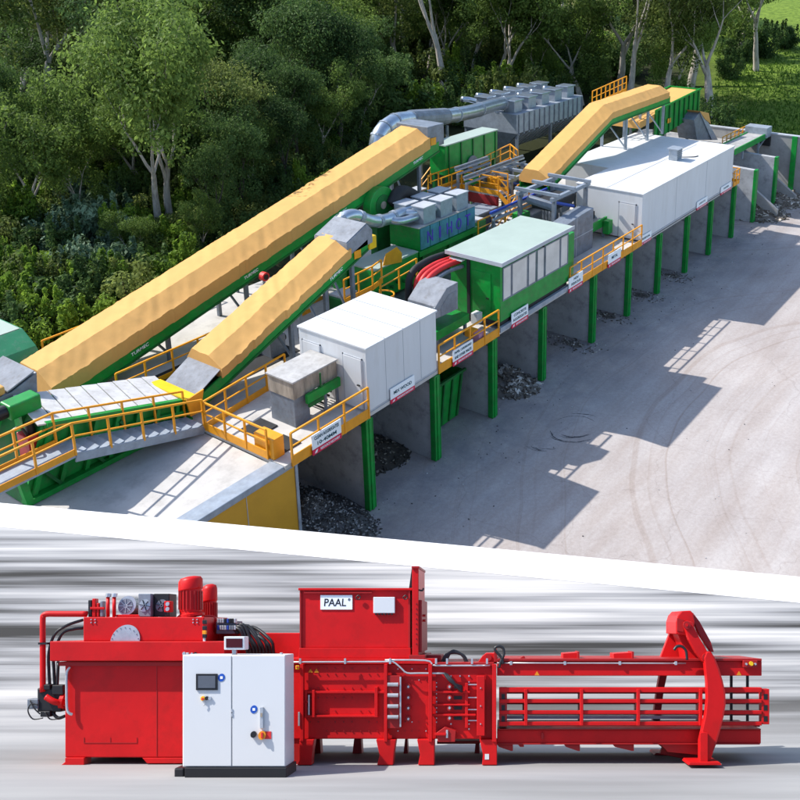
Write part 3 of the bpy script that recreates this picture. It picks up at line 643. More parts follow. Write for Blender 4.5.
# small open conveyor at the far right
t = thing('open_conveyor', 'small open green conveyor with grey head box above the last bays', 'conveyor', (42, 3, 4))
a, b = P(735, 152, y=2.2), P(768, 135, y=2.2)
MB().bar(a, b, .1, .45).build('side_wall', 'green', t); MB().bar(a+Vector((0, 1.5, 0)), b+Vector((0, 1.5, 0)), .1, .45).build('side_wall', 'green', t)
MB().prism([a+Vector((0, .05, .1)), b+Vector((0, .05, .1)), b+Vector((0, 1.45, .1)), a+Vector((0, 1.45, .1))], (0, 0, .06)).build('belt', 'slat', t)
MB().box(b.x-.9, b.x+.3, 2.0, 3.9, b.z-.1, b.z+.75).build('head_box', 'galv', t, bevel=.03); MB().box(b.x-.2, b.x+.35, 1.95, 3.95, b.z-.9, b.z-.11).build('drop_chute', 'dark', t)
for x in (a.x+2, b.x-2):
    for y in (2.3, 3.6): MB().bar((x, y, 3.9 if x < 44 else 0), (x, y, a.z-.1), .14).build('leg', 'galv', t)
MB().bar((b.x-2, 2.3, 4.0), (b.x-.3, 2.3, b.z-.2), .1).build('brace', 'galv', t)
railing('yellow railing beside the small open conveyor on the far right', [P(722, 148, y=4.3), P(746, 136, y=4.3)], kick=.0, h=.9, step=.9)

# ------------------------------------------------------------------ infeed hopper, hood, stairs at the left
M['plates'] = mat('pale_cover_steel', (.55, .545, .535), .6, .0, var=.12, scale=1.6, dirt=(.3, .28, .26), dirt_amt=.5)
t = thing('infeed_hopper', 'green ribbed infeed hopper with worn grey steel cover plates beside the stairs', 'hopper', (-9.5, 6, 3.9))
yf = 5.3
A0, A1 = P(41, 416, y=yf), P(188, 397, y=yf); B0, B1 = P(28, 504, y=yf), P(182, 437, y=yf)
A0.z = 6.25; A1.z = 4.72; B0.z = 3.9; B1.z = 3.9; A0.x = -11.6; A1.x = -6.4; B0.x = -12.6; B1.x = -6.5
MB().prism([B0, B1, A1, A0], (0, .12, 0)).build('side_panel', 'green', t)
MB().prism([p+Vector((0, 2.2, 0)) for p in (B0, B1, A1, A0)], (0, .12, 0)).build('side_panel', 'green', t)
MB().prism([B0+Vector((0, .12, 0)), B0+Vector((0, 2.2, 0)), A0+Vector((0, 2.2, 0)), A0+Vector((0, .12, 0))], (.1, 0, 0)).build('end_panel', 'dgreen', t)
n = 9
for k in range(n):
    f0, f1 = k/n, (k+1)/n
    p0 = A0+(A1-A0)*f0; p1 = A0+(A1-A0)*(f1-.006)
    MB().prism([p0+Vector((-.25, -.12, .05)), p1+Vector((-.25, -.12, .03)), p1+Vector((.3, 2.35, .03)), p0+Vector((.3, 2.35, .05))], (0, 0, .05)).build('cover_plate', M['plates'], t)
for k in range(7):
    f = (k+.3)/7; p = A0+(A1-A0)*f; q = B0+(B1-B0)*f
    MB().bar(q+Vector((0, -.08, 0)), p+Vector((0, -.08, 0)), .13, .14).build('rib', 'green', t)
MB().bar(A0+Vector((0, -.1, -.05)), A1+Vector((0, -.1, -.05)), .2).build('top_rim', 'green', t)
MB().bar(A0+Vector((0, -.1, -.75)), A1+Vector((0, -.1, -.45)), .14).build('side_rail', 'green', t)
MB().bar(B0+Vector((0, -.15, .08)), B1+Vector((0, -.15, .08)), .26, .18).build('base_beam', 'green', t)
MB().bar(B0+Vector((.1, -.2, .02)), B0+Vector((-.1, -.2, 1.3)), .22).build('corner_post', 'green', t)
for k in range(3): MB().bar(B0+Vector((1.2+k*1.5, -.16, .1)), B0+Vector((.4+k*1.5, -.16, 1.3)), .1).build('brace', 'dgreen', t)

t = thing('grey_stair', 'grey steel stair running down from the left landing to the platform', 'stairs', (-9, 4.2, 3.9))
s0, s1 = Vector((-11.4, 4.05, 5.45)), Vector((-6.75, 4.05, 4.1))
n = 11
for k in range(n):
    f = k/n; p = s0+(s1-s0)*f
    MB().box(p.x, p.x+.40, 4.1, 5.05, p.z-.04, p.z).build('tread', 'galv', t)
MB().bar(s0+Vector((0, 0, -.08)), s1+Vector((0, 0, -.08)), .06, .28).build('stringer', 'galv', t); MB().bar(s0+Vector((0, 1.05, -.08)), s1+Vector((0, 1.05, -.08)), .06, .28).build('stringer', 'galv', t)
MB().box(-20, -11.4, 4.05, 5.1, 5.37, 5.45).build('landing', 'galv', t)
for x in (-14.5, -17.5):
    MB().bar((x, 4.15, 3.86), (x, 4.15, 5.37), .14).build('leg', 'galv', t)
railing('near orange railing of the left landing and grey stair', [(-20, 4.05, 5.45), (-11.4, 4.05, 5.45), (-6.75, 4.05, 4.1)], kick=.22, kick_until=1)
railing('far orange railing of the left landing and grey stair', [(-20, 5.12, 5.45), (-11.4, 5.12, 5.45), (-6.75, 5.12, 4.1)], kick=.18, kick_until=1)
# pump set on the landing
t = thing('hydraulic_pump', 'red hydraulic pump set with black motor behind the left landing', 'pump', (-11.7, 5.9, 4.8))
MB().box(-12.1, -11.6, 5.4, 6.1, 4.8, 5.9).build('tank', mat('pump_red', (.35, .01, .015), .4), t, bevel=.03)
MB().cyl((-11.85, 5.7, 5.9), (0, 0, 1), .14, .35).build('motor', 'black', t); MB().cyl((-11.6, 5.5, 5.9), (0, 0, 1), .06, .22).build('valve', 'silver', t)
MB().tube(curve_pts([(-12.0, 5.6, 5.9), (-12.2, 5.6, 6.3), (-12.5, 5.7, 6.2)]), .04).build('hose', 'hose', t)
t = thing('green_motor', 'green gear motor lying beside the left foreground conveyor head', 'motor', (-11.9, 6.8, 5.9))
a = P(12, 412, y=6.2); MB().box(a.x-.1, a.x+.9, 6.1, 6.7, a.z-.25, a.z+.25).build('gearbox', 'green', t, bevel=.05); MB().cyl((a.x-.1, 6.4, a.z), (-1, 0, 0), .22, .6).build('motor_body', 'black', t)
MB().bar((a.x+.4, 6.4, 3.9), (a.x+.4, 6.4, a.z-.2), .2).build('stand', 'dgreen', t)
# green hood
t = thing('green_hood', 'faceted green hood over the foot of the longest conveyor', 'hood', (-9, 13, PZ))
prof = [(12.0, 3.9), (12.0, 4.75), (12.55, 5.45), (13.4, 5.95), (15.2, 5.95), (15.6, 3.9)]
MB().prism([(-12.5, y, z) for y, z in prof], (4.6, 0, 0)).build('shell', mat('hood_green', (.03, .22, .10), .5, dirt=(.2, .24, .2), dirt_amt=.3), t, bevel=.04)
MB().box(-7.9, -7.3, 11.9, 13.2, 3.9, 4.6).build('outlet', 'green', t, bevel=.02)
MB().prism([(-12.4, 13.45, 5.952), (-8.0, 13.45, 5.952), (-8.0, 15.1, 5.952), (-12.4, 15.1, 5.952)], (0, 0, .03)).build('lid', 'pgreen', t)
MB().tube(curve_pts([(-10.4, 13.6, 5.98), (-10.3, 13.9, 6.45), (-9.9, 14.2, 6.45), (-9.7, 14.3, 5.98)]), .03, 6).build('cable', 'dark', t)
# conveyor head at far left
t = thing('conveyor_head', 'dark grey conveyor head with pale lid and tan cover at the left edge', 'conveyor', (-11.8, 8.6, PZ))
yn = 7.7
L0 = [P(-60, 425, y=yn), P(12, 392, y=yn), P(37, 372, y=yn), P(38, 400, y=yn), P(27, 412, y=yn), P(-60, 452, y=yn)]
MB().prism(L0, (0, 1.9, 0)).build('frame', 'steel', t, bevel=.03)
MB().prism([L0[1]+Vector((-.15, -.02, .05)), L0[2]+Vector((-.1, -.02, .05)), L0[2]+Vector((-.1, 1.95, .05)), L0[1]+Vector((-.15, 1.95, .05))], (0, 0, .05)).build('lid', 'dull', t)
MB().prism([L0[0]+Vector((0, -.05, .05)), L0[1]+Vector((-.2, -.05, .03)), L0[1]+Vector((-.2, 1.95, .03)), L0[0]+Vector((0, 1.95, .05))], (0, 0, .3)).build('cover', 'ochre', t, bevel=.08)
MB().prism([P(-60, 440, y=yn-.08), P(18, 402, y=yn-.08), P(20, 410, y=yn-.08), P(-60, 450, y=yn-.08)], (0, .07, 0)).build('side_wall', 'green', t)
MB().box(L0[2].x-.2, L0[2].x+.1, yn+.2, yn+1.6, 3.9, L0[3].z).build('support', 'steel', t)

M['deck_shade'] = mat('shaded_decking', (.13, .12, .11), .8, var=.4, scale=1.2)  # dark deck colour with the shade under the machines painted in
# ------------------------------------------------------------------ separator with ducts (centre)
t = thing('drum_separator', 'blue and green separator with silver ducts and violet lettering', 'machine', (10.6, 7.4, PZ))
yn = 6.5
MB().box(8.35, 13.05, yn+.02, yn+1.95, 5.72, 6.88).build('casing', 'green', t, bevel=.02)
MB().box(8.3, 13.1, yn-.02, yn+2.0, 6.882, 6.93).build('lid', 'slat', t)
for k in range(6):
    x = 8.42+k*.775; pn = MB().box(x, x+.72, yn-.03, yn+.018, 5.75, 6.86).build('panel', 'blue', t, bevel=.01)
for k, ch in enumerate('NIHOT'):
    text(ch, (9.15+k*.8, yn-.04, 6.3), (1, 0, 0), (0, 0, 1), .62, 'violet', t, width=.16 if ch == 'I' else .46)
MB().box(8.2, 13.2, yn-.12, yn+1.6, 5.45, 5.718).build('base_frame', 'green', t, bevel=.01)
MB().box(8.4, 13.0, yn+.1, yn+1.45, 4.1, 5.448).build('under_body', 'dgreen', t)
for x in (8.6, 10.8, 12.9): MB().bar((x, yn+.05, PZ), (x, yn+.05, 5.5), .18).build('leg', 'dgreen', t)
for (x, y) in ((9.35, 7.0), (10.75, 7.0), (12.1, 7.0), (9.2, 8.05), (10.6, 8.05), (11.95, 8.05)):
    b = MB().box(x-.48, x+.48, y-.38, y+.38, 6.93, 7.78).build('plenum', 'galv', t, bevel=.02)
    MB().box(x-.52, x+.52, y-.42, y+.42, 7.782, 7.83).build('flange', 'trim', b)
trunk = [P(337, 232, y=8.2), P(340, 222, y=8.0), P(352, 215, y=7.8), P(372, 221, y=7.7), P(388, 219, y=7.7), P(402, 213, y=7.7), P(425, 206, y=7.7)]
MB().tube(curve_pts(trunk, 6), [.30]*(6*6+1), 14).build('main_duct', 'duct', t, smooth=True)
for i in (8, 14, 20, 26): MB().tube([curve_pts(trunk, 6)[i], curve_pts(trunk, 6)[i+1]], .335, 14).build('duct_collar', 'galv', t)
MB().tube(curve_pts([trunk[4], P(402, 221, y=7.2), (9.6, 7.0, 7.3)], 6), .2, 12).build('branch_duct', 'duct', t, smooth=True)
MB().tube(curve_pts([trunk[5], P(420, 212, y=7.1), (11.4, 7.0, 7.3)], 6), .2, 12).build('branch_duct', 'duct', t, smooth=True)
MB().tube(curve_pts([trunk[4], (8.9, 8.0, 7.4), (9.2, 8.2, 7.3)], 6), .18, 12).build('branch_duct', 'duct', t, smooth=True)
MB().tube(curve_pts([trunk[6], (11.3, 8.0, 7.5), (12.4, 7.9, 7.2), (12.6, 7.6, 6.9)], 6), .2, 12).build('branch_duct', 'duct', t, smooth=True)
# green machine left of it
t = thing('green_screen_machine', 'green machine body with pale lid and ochre hexagonal plate below the silver duct', 'machine', (6.5, 7, PZ))
MB().box(4.9, 8.1, 6.4, 8.0, 4.2, 5.75).build('body', 'green', t, bevel=.03); MB().box(4.9, 8.1, 6.4, 8.0, 5.752, 5.82).build('lid', 'pgreen', t)
MB().prism([P(383, 266, y=6.36), P(386, 254, y=6.36), P(397, 247, y=6.36), P(402, 253, y=6.36), P(402, 262, y=6.36)], (0, .03, 0)).build('hex_plate', 'orange', t)
for x in (5.1, 7.9): MB().bar((x, 6.5, PZ), (x, 6.5, 4.25), .2).build('leg', 'dgreen', t)
for k in range(7): MB().cyl((5.0+k*.45, 6.3, 4.7+.1*(k % 2)), (0, -1, 0), .09, .2, 8).build('roller_end', 'dgreen', t)
# green fan wheel under the upper conveyor
t = thing('fan_housing', 'round green fan housing with dark belt guard below the longest conveyor', 'fan', (8.8, 9, PZ))
c = P(383, 205, y=9.0)
MB().disc(c, .95, .5, 28).build('scroll', 'green', t, bevel=.03); MB().disc(c+Vector((0, -.03, 0)), .55, .028, 24).build('inlet', 'dgreen', t)
MB().disc(c+Vector((0, -.06, 0)), .2, .028, 16).build('hub', 'brown', t); MB().box(c.x-.5, c.x+.5, 9.02, 9.48, PZ, c.z-.7).build('stand', 'dgreen', t)
MB().tube(curve_pts([P(392, 205, y=8.8), P(400, 192, y=8.8), P(415, 197, y=8.8), P(424, 210, y=8.8)]), .35, 12).build('rubber_duct', 'dark', t, smooth=True)
tag(MB().box(-5.6, -.4, 5.9, 9.0, PZ+.004, PZ+.03).build('shade_lining', 'dark'), 'dark rubber lining deepening the shade on the deck between the two covered conveyors', 'lining')  # black lining, also laid to deepen the shade under the conveyors
tag(MB().box(5.5, 16.5, 4.0, 10.9, PZ+.004, PZ+.02).build('shade_lining', M['deck_shade']), 'dark sheet of painted shade on the deck below the silver ducted separator', 'decking')  # dark sheet added as painted shade around the separator
# loose machine clutter under the conveyors
for k, (x, y, w, h, m_, lab) in enumerate(((1.6, 9.9, 1.4, .5, 'brown', 'tan baled scrap under the longest conveyor'), (-1.2, 6.8, .8, .9, 'steel', 'grey steel cabinet under the steep conveyor'), (4.0, 5.2, 1.2, .8, 'brown', 'weathered brown box behind the small white cabin'), (15.2, 4.9, 1.4, .9, 'green', 'green gearbox below the grey magnet frame'), (14.2, 9.4, 1.6, 1.2, 'dgreen', 'dark green sorter body below the orange gangway'), (14.6, 8.0, 1.8, 1.3, 'green', 'green sorter body right of the silver ducted separator'), (12.2, 9.6, 2.6, 1.0, 'steel', 'grey screen deck behind the silver ducted separator'), (6.2, 9.2, 1.6, 1.2, 'green', 'green gearbox housing under the longest conveyor near the fan'), (3.6, 7.2, 1.2, .9, 'dgreen', 'dark green drive unit under the head of the steep conveyor'), (15.9, 13.0, 1.4, 2.0, 'dgreen', 'dark green stand behind the gangway steps'), (12.6, 5.1, 1.5, .8, 'brown', 'rusty brown tray behind the green cabin'), (18.9, 6.6, 1.4, 1.0, 'steel', 'dark grey conveyor base at the foot of the third conveyor'))):
    t = thing('plant_machine', lab, 'machine', (x, y, PZ)); MB().box(x-w/2, x+w/2, y-.5, y+.5, PZ, PZ+h).build('body', m_, t, bevel=.04); MB().box(x-w/2+.1, x+w/2-.1, y-.4, y+.4, PZ+h+.002, PZ+h+.1).build('lid', 'trim', t)
    MB().cyl((x+w/2, y, PZ+h*.5), (1, 0, 0), .16, .35, 12).build('motor', 'black', t)
t = thing('cable_reel', 'small red and black hose reel between the two covered conveyors', 'reel', (1.2, 8.8, PZ))
c = P(266, 277, y=8.6); MB().disc(c, .2, .25, 20).build('drum', 'redh', t); MB().disc(c+Vector((0, -.03, 0)), .12, .028, 16).build('hub', 'black', t); MB().bar((c.x, 8.75, PZ), (c.x, 8.75, c.z-.2), .08).build('stand', 'galv', t)
t = thing('blue_sack', 'blue crumpled sack beside the grey plant gear behind the railing', 'sack', (-1.6, 5.2, PZ))
mb = MB(); c = P(279, 352, y=5.0)
for i in range(6):
    for j in range(10):
        th = math.pi*i/5; ph = 2*math.pi*j/10; r_ = .42*(1+.35*noise.noise(Vector((i*1.1, j*.9, 5))))
        mb.v.append(Vector((c.x+r_*math.sin(th)*math.cos(ph), 4.75+r_*math.sin(th)*math.sin(ph)*.6, PZ+.26+.26*math.cos(th))))
for i in range(5):
    for j in range(10): mb.f.append((i*10+j, (i+1)*10+j, (i+1)*10+(j+1) % 10, i*10+(j+1) % 10))
mb.build('sack_body', 'bluep', t)

# ------------------------------------------------------------------ discharge boxes, silver duct and dust filter (rear)
t = thing('green_transfer_box', 'long green ribbed transfer box at the head of the longest conveyor', 'machine', (20, 12.6, PZ))
MB().box(17.6, 23.2, 12.0, 13.2, 6.7, 8.55).build('body', 'green', t, bevel=.03); MB().box(17.55, 23.25, 11.95, 13.25, 8.552, 8.62).build('lid', 'pgreen', t)
for k in range(5): MB().box(17.9+k*1.25, 18.0+k*1.25, 11.94, 11.998, 6.75, 8.5).build('rib', 'dgreen', t)
for x in (17.9, 20.5, 22.9):
    for y in (12.1, 13.1): MB().bar((x, y, PZ), (x, y, 6.72), .2).build('leg', 'dgreen', t)
MB().disc((20.3, 11.9, 6.9), .55, .06, 20).build('pulley', 'steel', t); MB().box(19.2, 21.6, 11.3, 11.9, 5.6, 6.3).build('drive', 'steel', t, bevel=.05)
t = thing('dust_duct', 'big silver duct bending down at the left end and running to the grey dust filter', 'duct', P(377, 152, y=14.5))
pts = [P(377, 162, y=14.5), P(377, 148, y=14.5), P(381, 133, y=14.5), P(394, 122, y=14.6), P(410, 119, y=14.8), P(440, 117, y=15.4), P(470, 112, y=16.2), P(495, 105, y=17.2), P(515, 101, y=17.8), P(540, 95, y=18.2)]
cpz = curve_pts(pts, 6); MB().tube(cpz, .50, 18).build('pipe', 'duct', t, smooth=True)
for i in (4, 10, 14, 18, 24, 27, 33, 38, 44): MB().tube([cpz[i], cpz[i]+(cpz[i+1]-cpz[i]).normalized()*.12], .54, 18).build('collar', 'galv', t)
MB().tube([cpz[24], cpz[31]], .56, 18).build('sleeve', 'steel', t)
for px in (420, 447): 
    q = P(px, 121, y=15.0); MB().bar((q.x, q.y, PZ), (q.x, q.y, q.z-.3), .14).build('post', 'steel', t)
t = thing('dust_filter', 'large grey dust filter with ribbed hoppers and ten square caps on top', 'filter', (37, 18.5, PZ))
X0, X1, Yf, Yb = 31.6, 41.8, 16.0, 21.0
MB().box(X0, X1, Yf, Yb, 6.25, 7.75).build('casing', 'galv', t, bevel=.02)
for k in range(14): x = X0+.2+k*.75; MB().box(x, x+.1, Yf-.08, Yf-.002, 6.28, 7.72).build('rib', 'steel', t)
MB().add([(X0, Yf, 6.24), (X1, Yf, 6.24), (X1, Yb, 6.24), (X0, Yb, 6.24), (X0+.6, Yf+1.8, 4.6), (X1-.6, Yf+1.8, 4.6), (X1-.6, Yb-1.8, 4.6), (X0+.6, Yb-1.8, 4.6)], [(0, 1, 5, 4), (1, 2, 6, 5), (2, 3, 7, 6), (3, 0, 4, 7), (4, 5, 6, 7), (0, 3, 2, 1)]).build('bottom_hopper', 'steel', t)
for k in range(14):
    x = X0+.3+k*.74; MB().bar((x, Yf-.03, 6.2), (min(max(x, X0+.7), X1-.7), Yf+1.76, 4.65), .1, .1).build('hopper_rib', 'galv', t)
for x in (X0+.2, (X0+X1)/2, X1-.2):
    for y in (Yf+.1, Yb-.1): MB().bar((x, y, 3.3), (x, y, 6.2), .2).build('leg', 'steel', t)
for r_ in range(2):
    for k in range(5):
        x = X0+1.0+k*2.0; y = Yf+1.0+r_*2.6
        cpo = MB().box(x-.55, x+.55, y-.5, y+.5, 7.752, 8.6).build('cap', 'galv', t, bevel=.03); MB().box(x-.65, x+.65, y-.6, y+.6, 8.602, 8.72).build('cap_lid', 'duct', cpo, bevel=.02)
        MB().tube(curve_pts([(x-.2, y+.5, 8.2), (x-.5, y+1.2, 8.35), (x-1.1, y+1.5, 8.45)], 5), .22, 10).build('elbow', 'duct', t, smooth=True)

# ------------------------------------------------------------------ gangway, stairs and magnet frames (centre right)
t = thing('gangway', 'raised orange edged gangway with grating deck in the middle of the plant', 'gangway', (17.5, 10, PZ))
zg = 6.0
MB().box(15.9, 18.9, 11.0, 12.0, zg-.1, zg).build('deck', 'slat', t); MB().box(17.9, 18.9, 8.3, 10.998, zg-.1, zg).build('deck', 'slat', t)
MB().box(16.6, 21.5, 6.6, 7.6, 5.3, 5.4).build('deck', 'slat', t)
for x, y in ((16.1, 11.1), (18.7, 11.1), (18.0, 8.5), (18.7, 8.5), (17, 7), (21.3, 7)): MB().bar((x, y, PZ), (x, y, zg-.1 if y > 8 else 5.3), .16).build('leg', 'steel', t)
MB().box(17.85, 18.1, 8.4, 10.8, 5.3, 5.88).build('red_beam', mat('dull_red', (.28, .015, .02), .5), t)
for k in range(4): MB().box(17.9, 18.9, 8.28-.2*(k+1), 8.28-.2*k, zg-.15*(k+1)-.04, zg-.15*(k+1)).build('tread', 'galv', t)
railing('orange railing along the near side of the middle gangway', [(15.9, 11.0, zg), (17.9, 11.0, zg), (17.9, 8.3, zg), (17.9, 7.6, 5.4)], kick=.28)
railing('orange railing along the far side of the middle gangway', [(15.9, 12.0, zg), (18.9, 12.0, zg), (18.9, 8.3, zg)], kick=.22)
railing('orange railing of the lower gangway beside the grey magnet frame', [(16.6, 6.6, 5.4), (21.5, 6.6, 5.4)], kick=.3)
railing('orange railing on the far side of the lower gangway', [(18.9, 7.6, 5.4), (21.5, 7.6, 5.4)], kick=.2)
railing('orange railing at the steps beside the green transfer box', [P(422, 196, z=5.0), P(440, 172, z=6.2)], kick=.0)
railing('orange square railing high up below the dust filter', [P(470, 180, y=12.0), P(510, 160, y=12.0), (23.5, 10.6, P(510, 160, y=12.0).z)], kick=.2)
t = thing('gangway_stair', 'steep grey stair with dark open treads leading down from the gangway', 'stairs', (15.4, 7, PZ))
for k in range(8):
    f = k/8; MB().box(14.7+f*1.9, 15.0+f*1.9, 6.3, 7.3, PZ+.1+f*1.3, PZ+.15+f*1.3).build('tread', M['plates'], t)
for y in (6.28, 7.32): MB().bar((14.6, y, PZ+.05), (16.65, y, 5.45), .05, .22).build('stringer', 'steel', t)
railing('slanting orange hand rail of the steep grey stair', [(14.5, 6.25, PZ), (16.6, 6.25, 5.4)], kick=0, step=1.3)
M['beamsteel'] = mat('slate_beam_steel', (.24, .28, .33), .5, .1, var=.15)
def magframe(label, x0, x1, y0, y1, z0, z1):
    t = thing('magnet_frame', label, 'steel frame', ((x0+x1)/2, (y0+y1)/2, z0), 'grey steel magnet frames')
    for x in (x0, x1):
        for y in (y0, y1): MB().bar((x, y, z0), (x, y, z1), .2).build('post', 'steel', t)
    for y in (y0, y1): MB().bar((x0-.3, y, z1+.1), (x1+.4, y, z1+.1), .2).build('beam', 'beamsteel', t)
    for x in (x0, (x0+x1)/2, x1): MB().bar((x, y0-.3, z1+.32), (x, y1+.3, z1+.32), .17).build('cross_beam', 'beamsteel', t)
    MB().box(x0+.5, x1-.5, y0+.4, y1-.4, z1-.85, z1-.35).build('magnet', 'dark', t, bevel=.08)
    MB().cyl((x0+.3, y0+.3, z1-.2), (1, -.3, -.35), .09, 1.7, 10).build('hydraulic_ram', 'bluep', t)
    MB().tube([(x0+.4, y1-.3, z1-.3), (x0+.4, y0+.3, z1-.5)], .25, 12).build('roller', 'steel', t)
magframe('nearer grey steel magnet frame behind the green cabin roof', 15.8, 19.3, 3.2, 5.4, PZ, 7.05)
magframe('farther grey steel magnet frame at the foot of the third conveyor', 19.4, 22.2, 8.4, 10.2, PZ, 6.5)
t = thing('grey_machine', 'tall grey sheet metal machine housing right of the green cabin', 'machine', (15.6, 2.6, PZ))
MB().prism([(13.0, 1.9, PZ), (17.9, 1.9, PZ), (17.9, 1.9, 6.35), (16.6, 1.9, 6.3), (13.0, 1.9, 5.95)], (0, .9, 0)).build('housing', 'steel', t, bevel=.02)
MB().box(13.3, 17.88, 1.88, 1.898, 5.1, 5.14).build('seam', 'trim', t); MB().box(16.0, 16.04, 1.88, 1.898, PZ, 6.3).build('seam', 'trim', t)
t = thing('outfeed_conveyor', 'short green conveyor entering the left wall of the long white building', 'conveyor', (19, 2.8, PZ))
MB().box(18.0, 20.15, 2.2, 2.3, 4.7, 5.2).build('side_wall', 'green', t); MB().box(18.0, 20.15, 3.2, 3.3, 4.7, 5.25).build('side_wall', 'green', t)
MB().box(18.0, 20.15, 2.31, 3.19, 4.85, 4.95).build('belt', 'slat', t); MB().box(18.3, 20.1, 3.0, 3.19, 4.96, 5.4).build('chain', 'dark', t)
for x in (18.2, 19.9): MB().bar((x, 2.3, PZ), (x, 2.3, 4.75), .12).build('leg', 'steel', t)
MB().box(19.6, 20.1, 1.8, 2.18, PZ+.3, 5.1).build('drive_box', 'green', t, bevel=.03)

t = thing('duct_elbow', 'small silver duct elbow showing behind the longest conveyor', 'duct', P(244, 245, y=13.0))
MB().tube(curve_pts([P(233, 252, y=13.2), P(235, 241, y=13.2), P(243, 236, y=13.2), P(254, 238, y=13.0), P(262, 246, y=12.6)], 6), .3, 14).build('pipe', 'duct', t, smooth=True)
MB().bar((P(234, 250, y=13.2).x, 13.2, 4.0), P(234, 250, y=13.2), .12).build('post', 'steel', t)
for k, (x0, x1, y, z, lab) in enumerate(((16.5, 22.5, 9.6, 6.9, 'long grey cable tray above the gangway'), (13.5, 19.0, 5.6, 6.2, 'grey pipe rack behind the green cabin roof'), (17.0, 20.0, 10.6, 7.2, 'short grey steel beam frame beside the green transfer box'))):
    t = thing('pipe_rack', lab, 'pipe rack', (x0, y, PZ))
    for x in (x0, (x0+x1)/2, x1): MB().bar((x, y, PZ), (x, y, z), .14).build('post', 'steel', t)
    for dz, m_ in ((0, 'beamsteel'), (.22, 'galv'), (.36, 'bluep' if k == 1 else 'steel')): MB().bar((x0-.2, y-.1+dz*.5, z+dz), (x1+.2, y-.1+dz*.5, z+dz), .11).build('rail', m_, t)
    MB().box((x0+x1)/2-.5, (x0+x1)/2+.4, y-.35, y+.3, z-.9, z-.3).build('drive_unit', 'green' if k else 'orange', t, bevel=.04)
for k, (x, y, z0, z1, lab) in enumerate(((19.6, 5.1, 4.0, 6.3, 'grey hopper beside the foot of the third conveyor'), (16.6, 8.9, 4.0, 5.3, 'slate grey sorter housing under the gangway corner'), (21.2, 11.2, 4.0, 6.0, 'blue grey crusher housing in front of the green transfer box'))):
    t = thing('hopper_machine', lab, 'machine', (x, y, PZ))
    MB().add([(x-.9, y-.7, z1), (x+.9, y-.7, z1), (x+.9, y+.7, z1), (x-.9, y+.7, z1), (x-.5, y-.4, z1-1.1), (x+.5, y-.4, z1-1.1), (x+.5, y+.4, z1-1.1), (x-.5, y+.4, z1-1.1)], [(0, 1, 5, 4), (1, 2, 6, 5), (2, 3, 7, 6), (3, 0, 4, 7), (4, 5, 6, 7), (0, 3, 2, 1)]).build('body', 'steel', t)
    MB().box(x-1.0, x+1.0, y-.8, y+.8, z1+.002, z1+.12).build('rim', 'beamsteel', t, bevel=.02)
    for a in (-.8, .8):
        for b_ in (-.6, .6): MB().bar((x+a, y+b_, PZ), (x+a, y+b_, z1), .11).build('leg', 'steel', t)
    MB().cyl((x+.6, y-.5, z0+.5), (1, 0, 0), .18, .5, 12).build('motor', 'bluep' if k == 1 else 'green', t)
railing('orange railing on the walkway behind the green cabin roof', [(12.5, 5.9, 5.2), (16.4, 5.9, 5.2)], kick=.2)
MBK = tag(MB().box(12.4, 16.5, 5.95, 6.4, 5.1, 5.2).build('walkway_deck', 'slat'), 'narrow grated walkway deck behind the green cabin roof', 'walkway')
# skip in the bay
t = thing('green_skip', 'dark green steel skip standing in the bay behind the concrete bay wall', 'skip', (3.6, 2, 0))
MB().add([(2.0, 1.4, .05), (4.6, 1.4, .05), (4.6, 3.2, .05), (2.0, 3.2, .05), (1.8, 1.2, 2.3), (4.8, 1.2, 2.3), (4.8, 3.4, 2.3), (1.8, 3.4, 2.3)], [(0, 3, 2, 1), (0, 1, 5, 4), (1, 2, 6, 5), (2, 3, 7, 6), (3, 0, 4, 7)]).build('tub', 'green', t)
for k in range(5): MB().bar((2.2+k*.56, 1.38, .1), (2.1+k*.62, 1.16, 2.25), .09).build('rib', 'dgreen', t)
MB().bar((1.75, 1.15, 2.3), (4.85, 1.15, 2.3), .12).build('rim', 'dgreen', t)

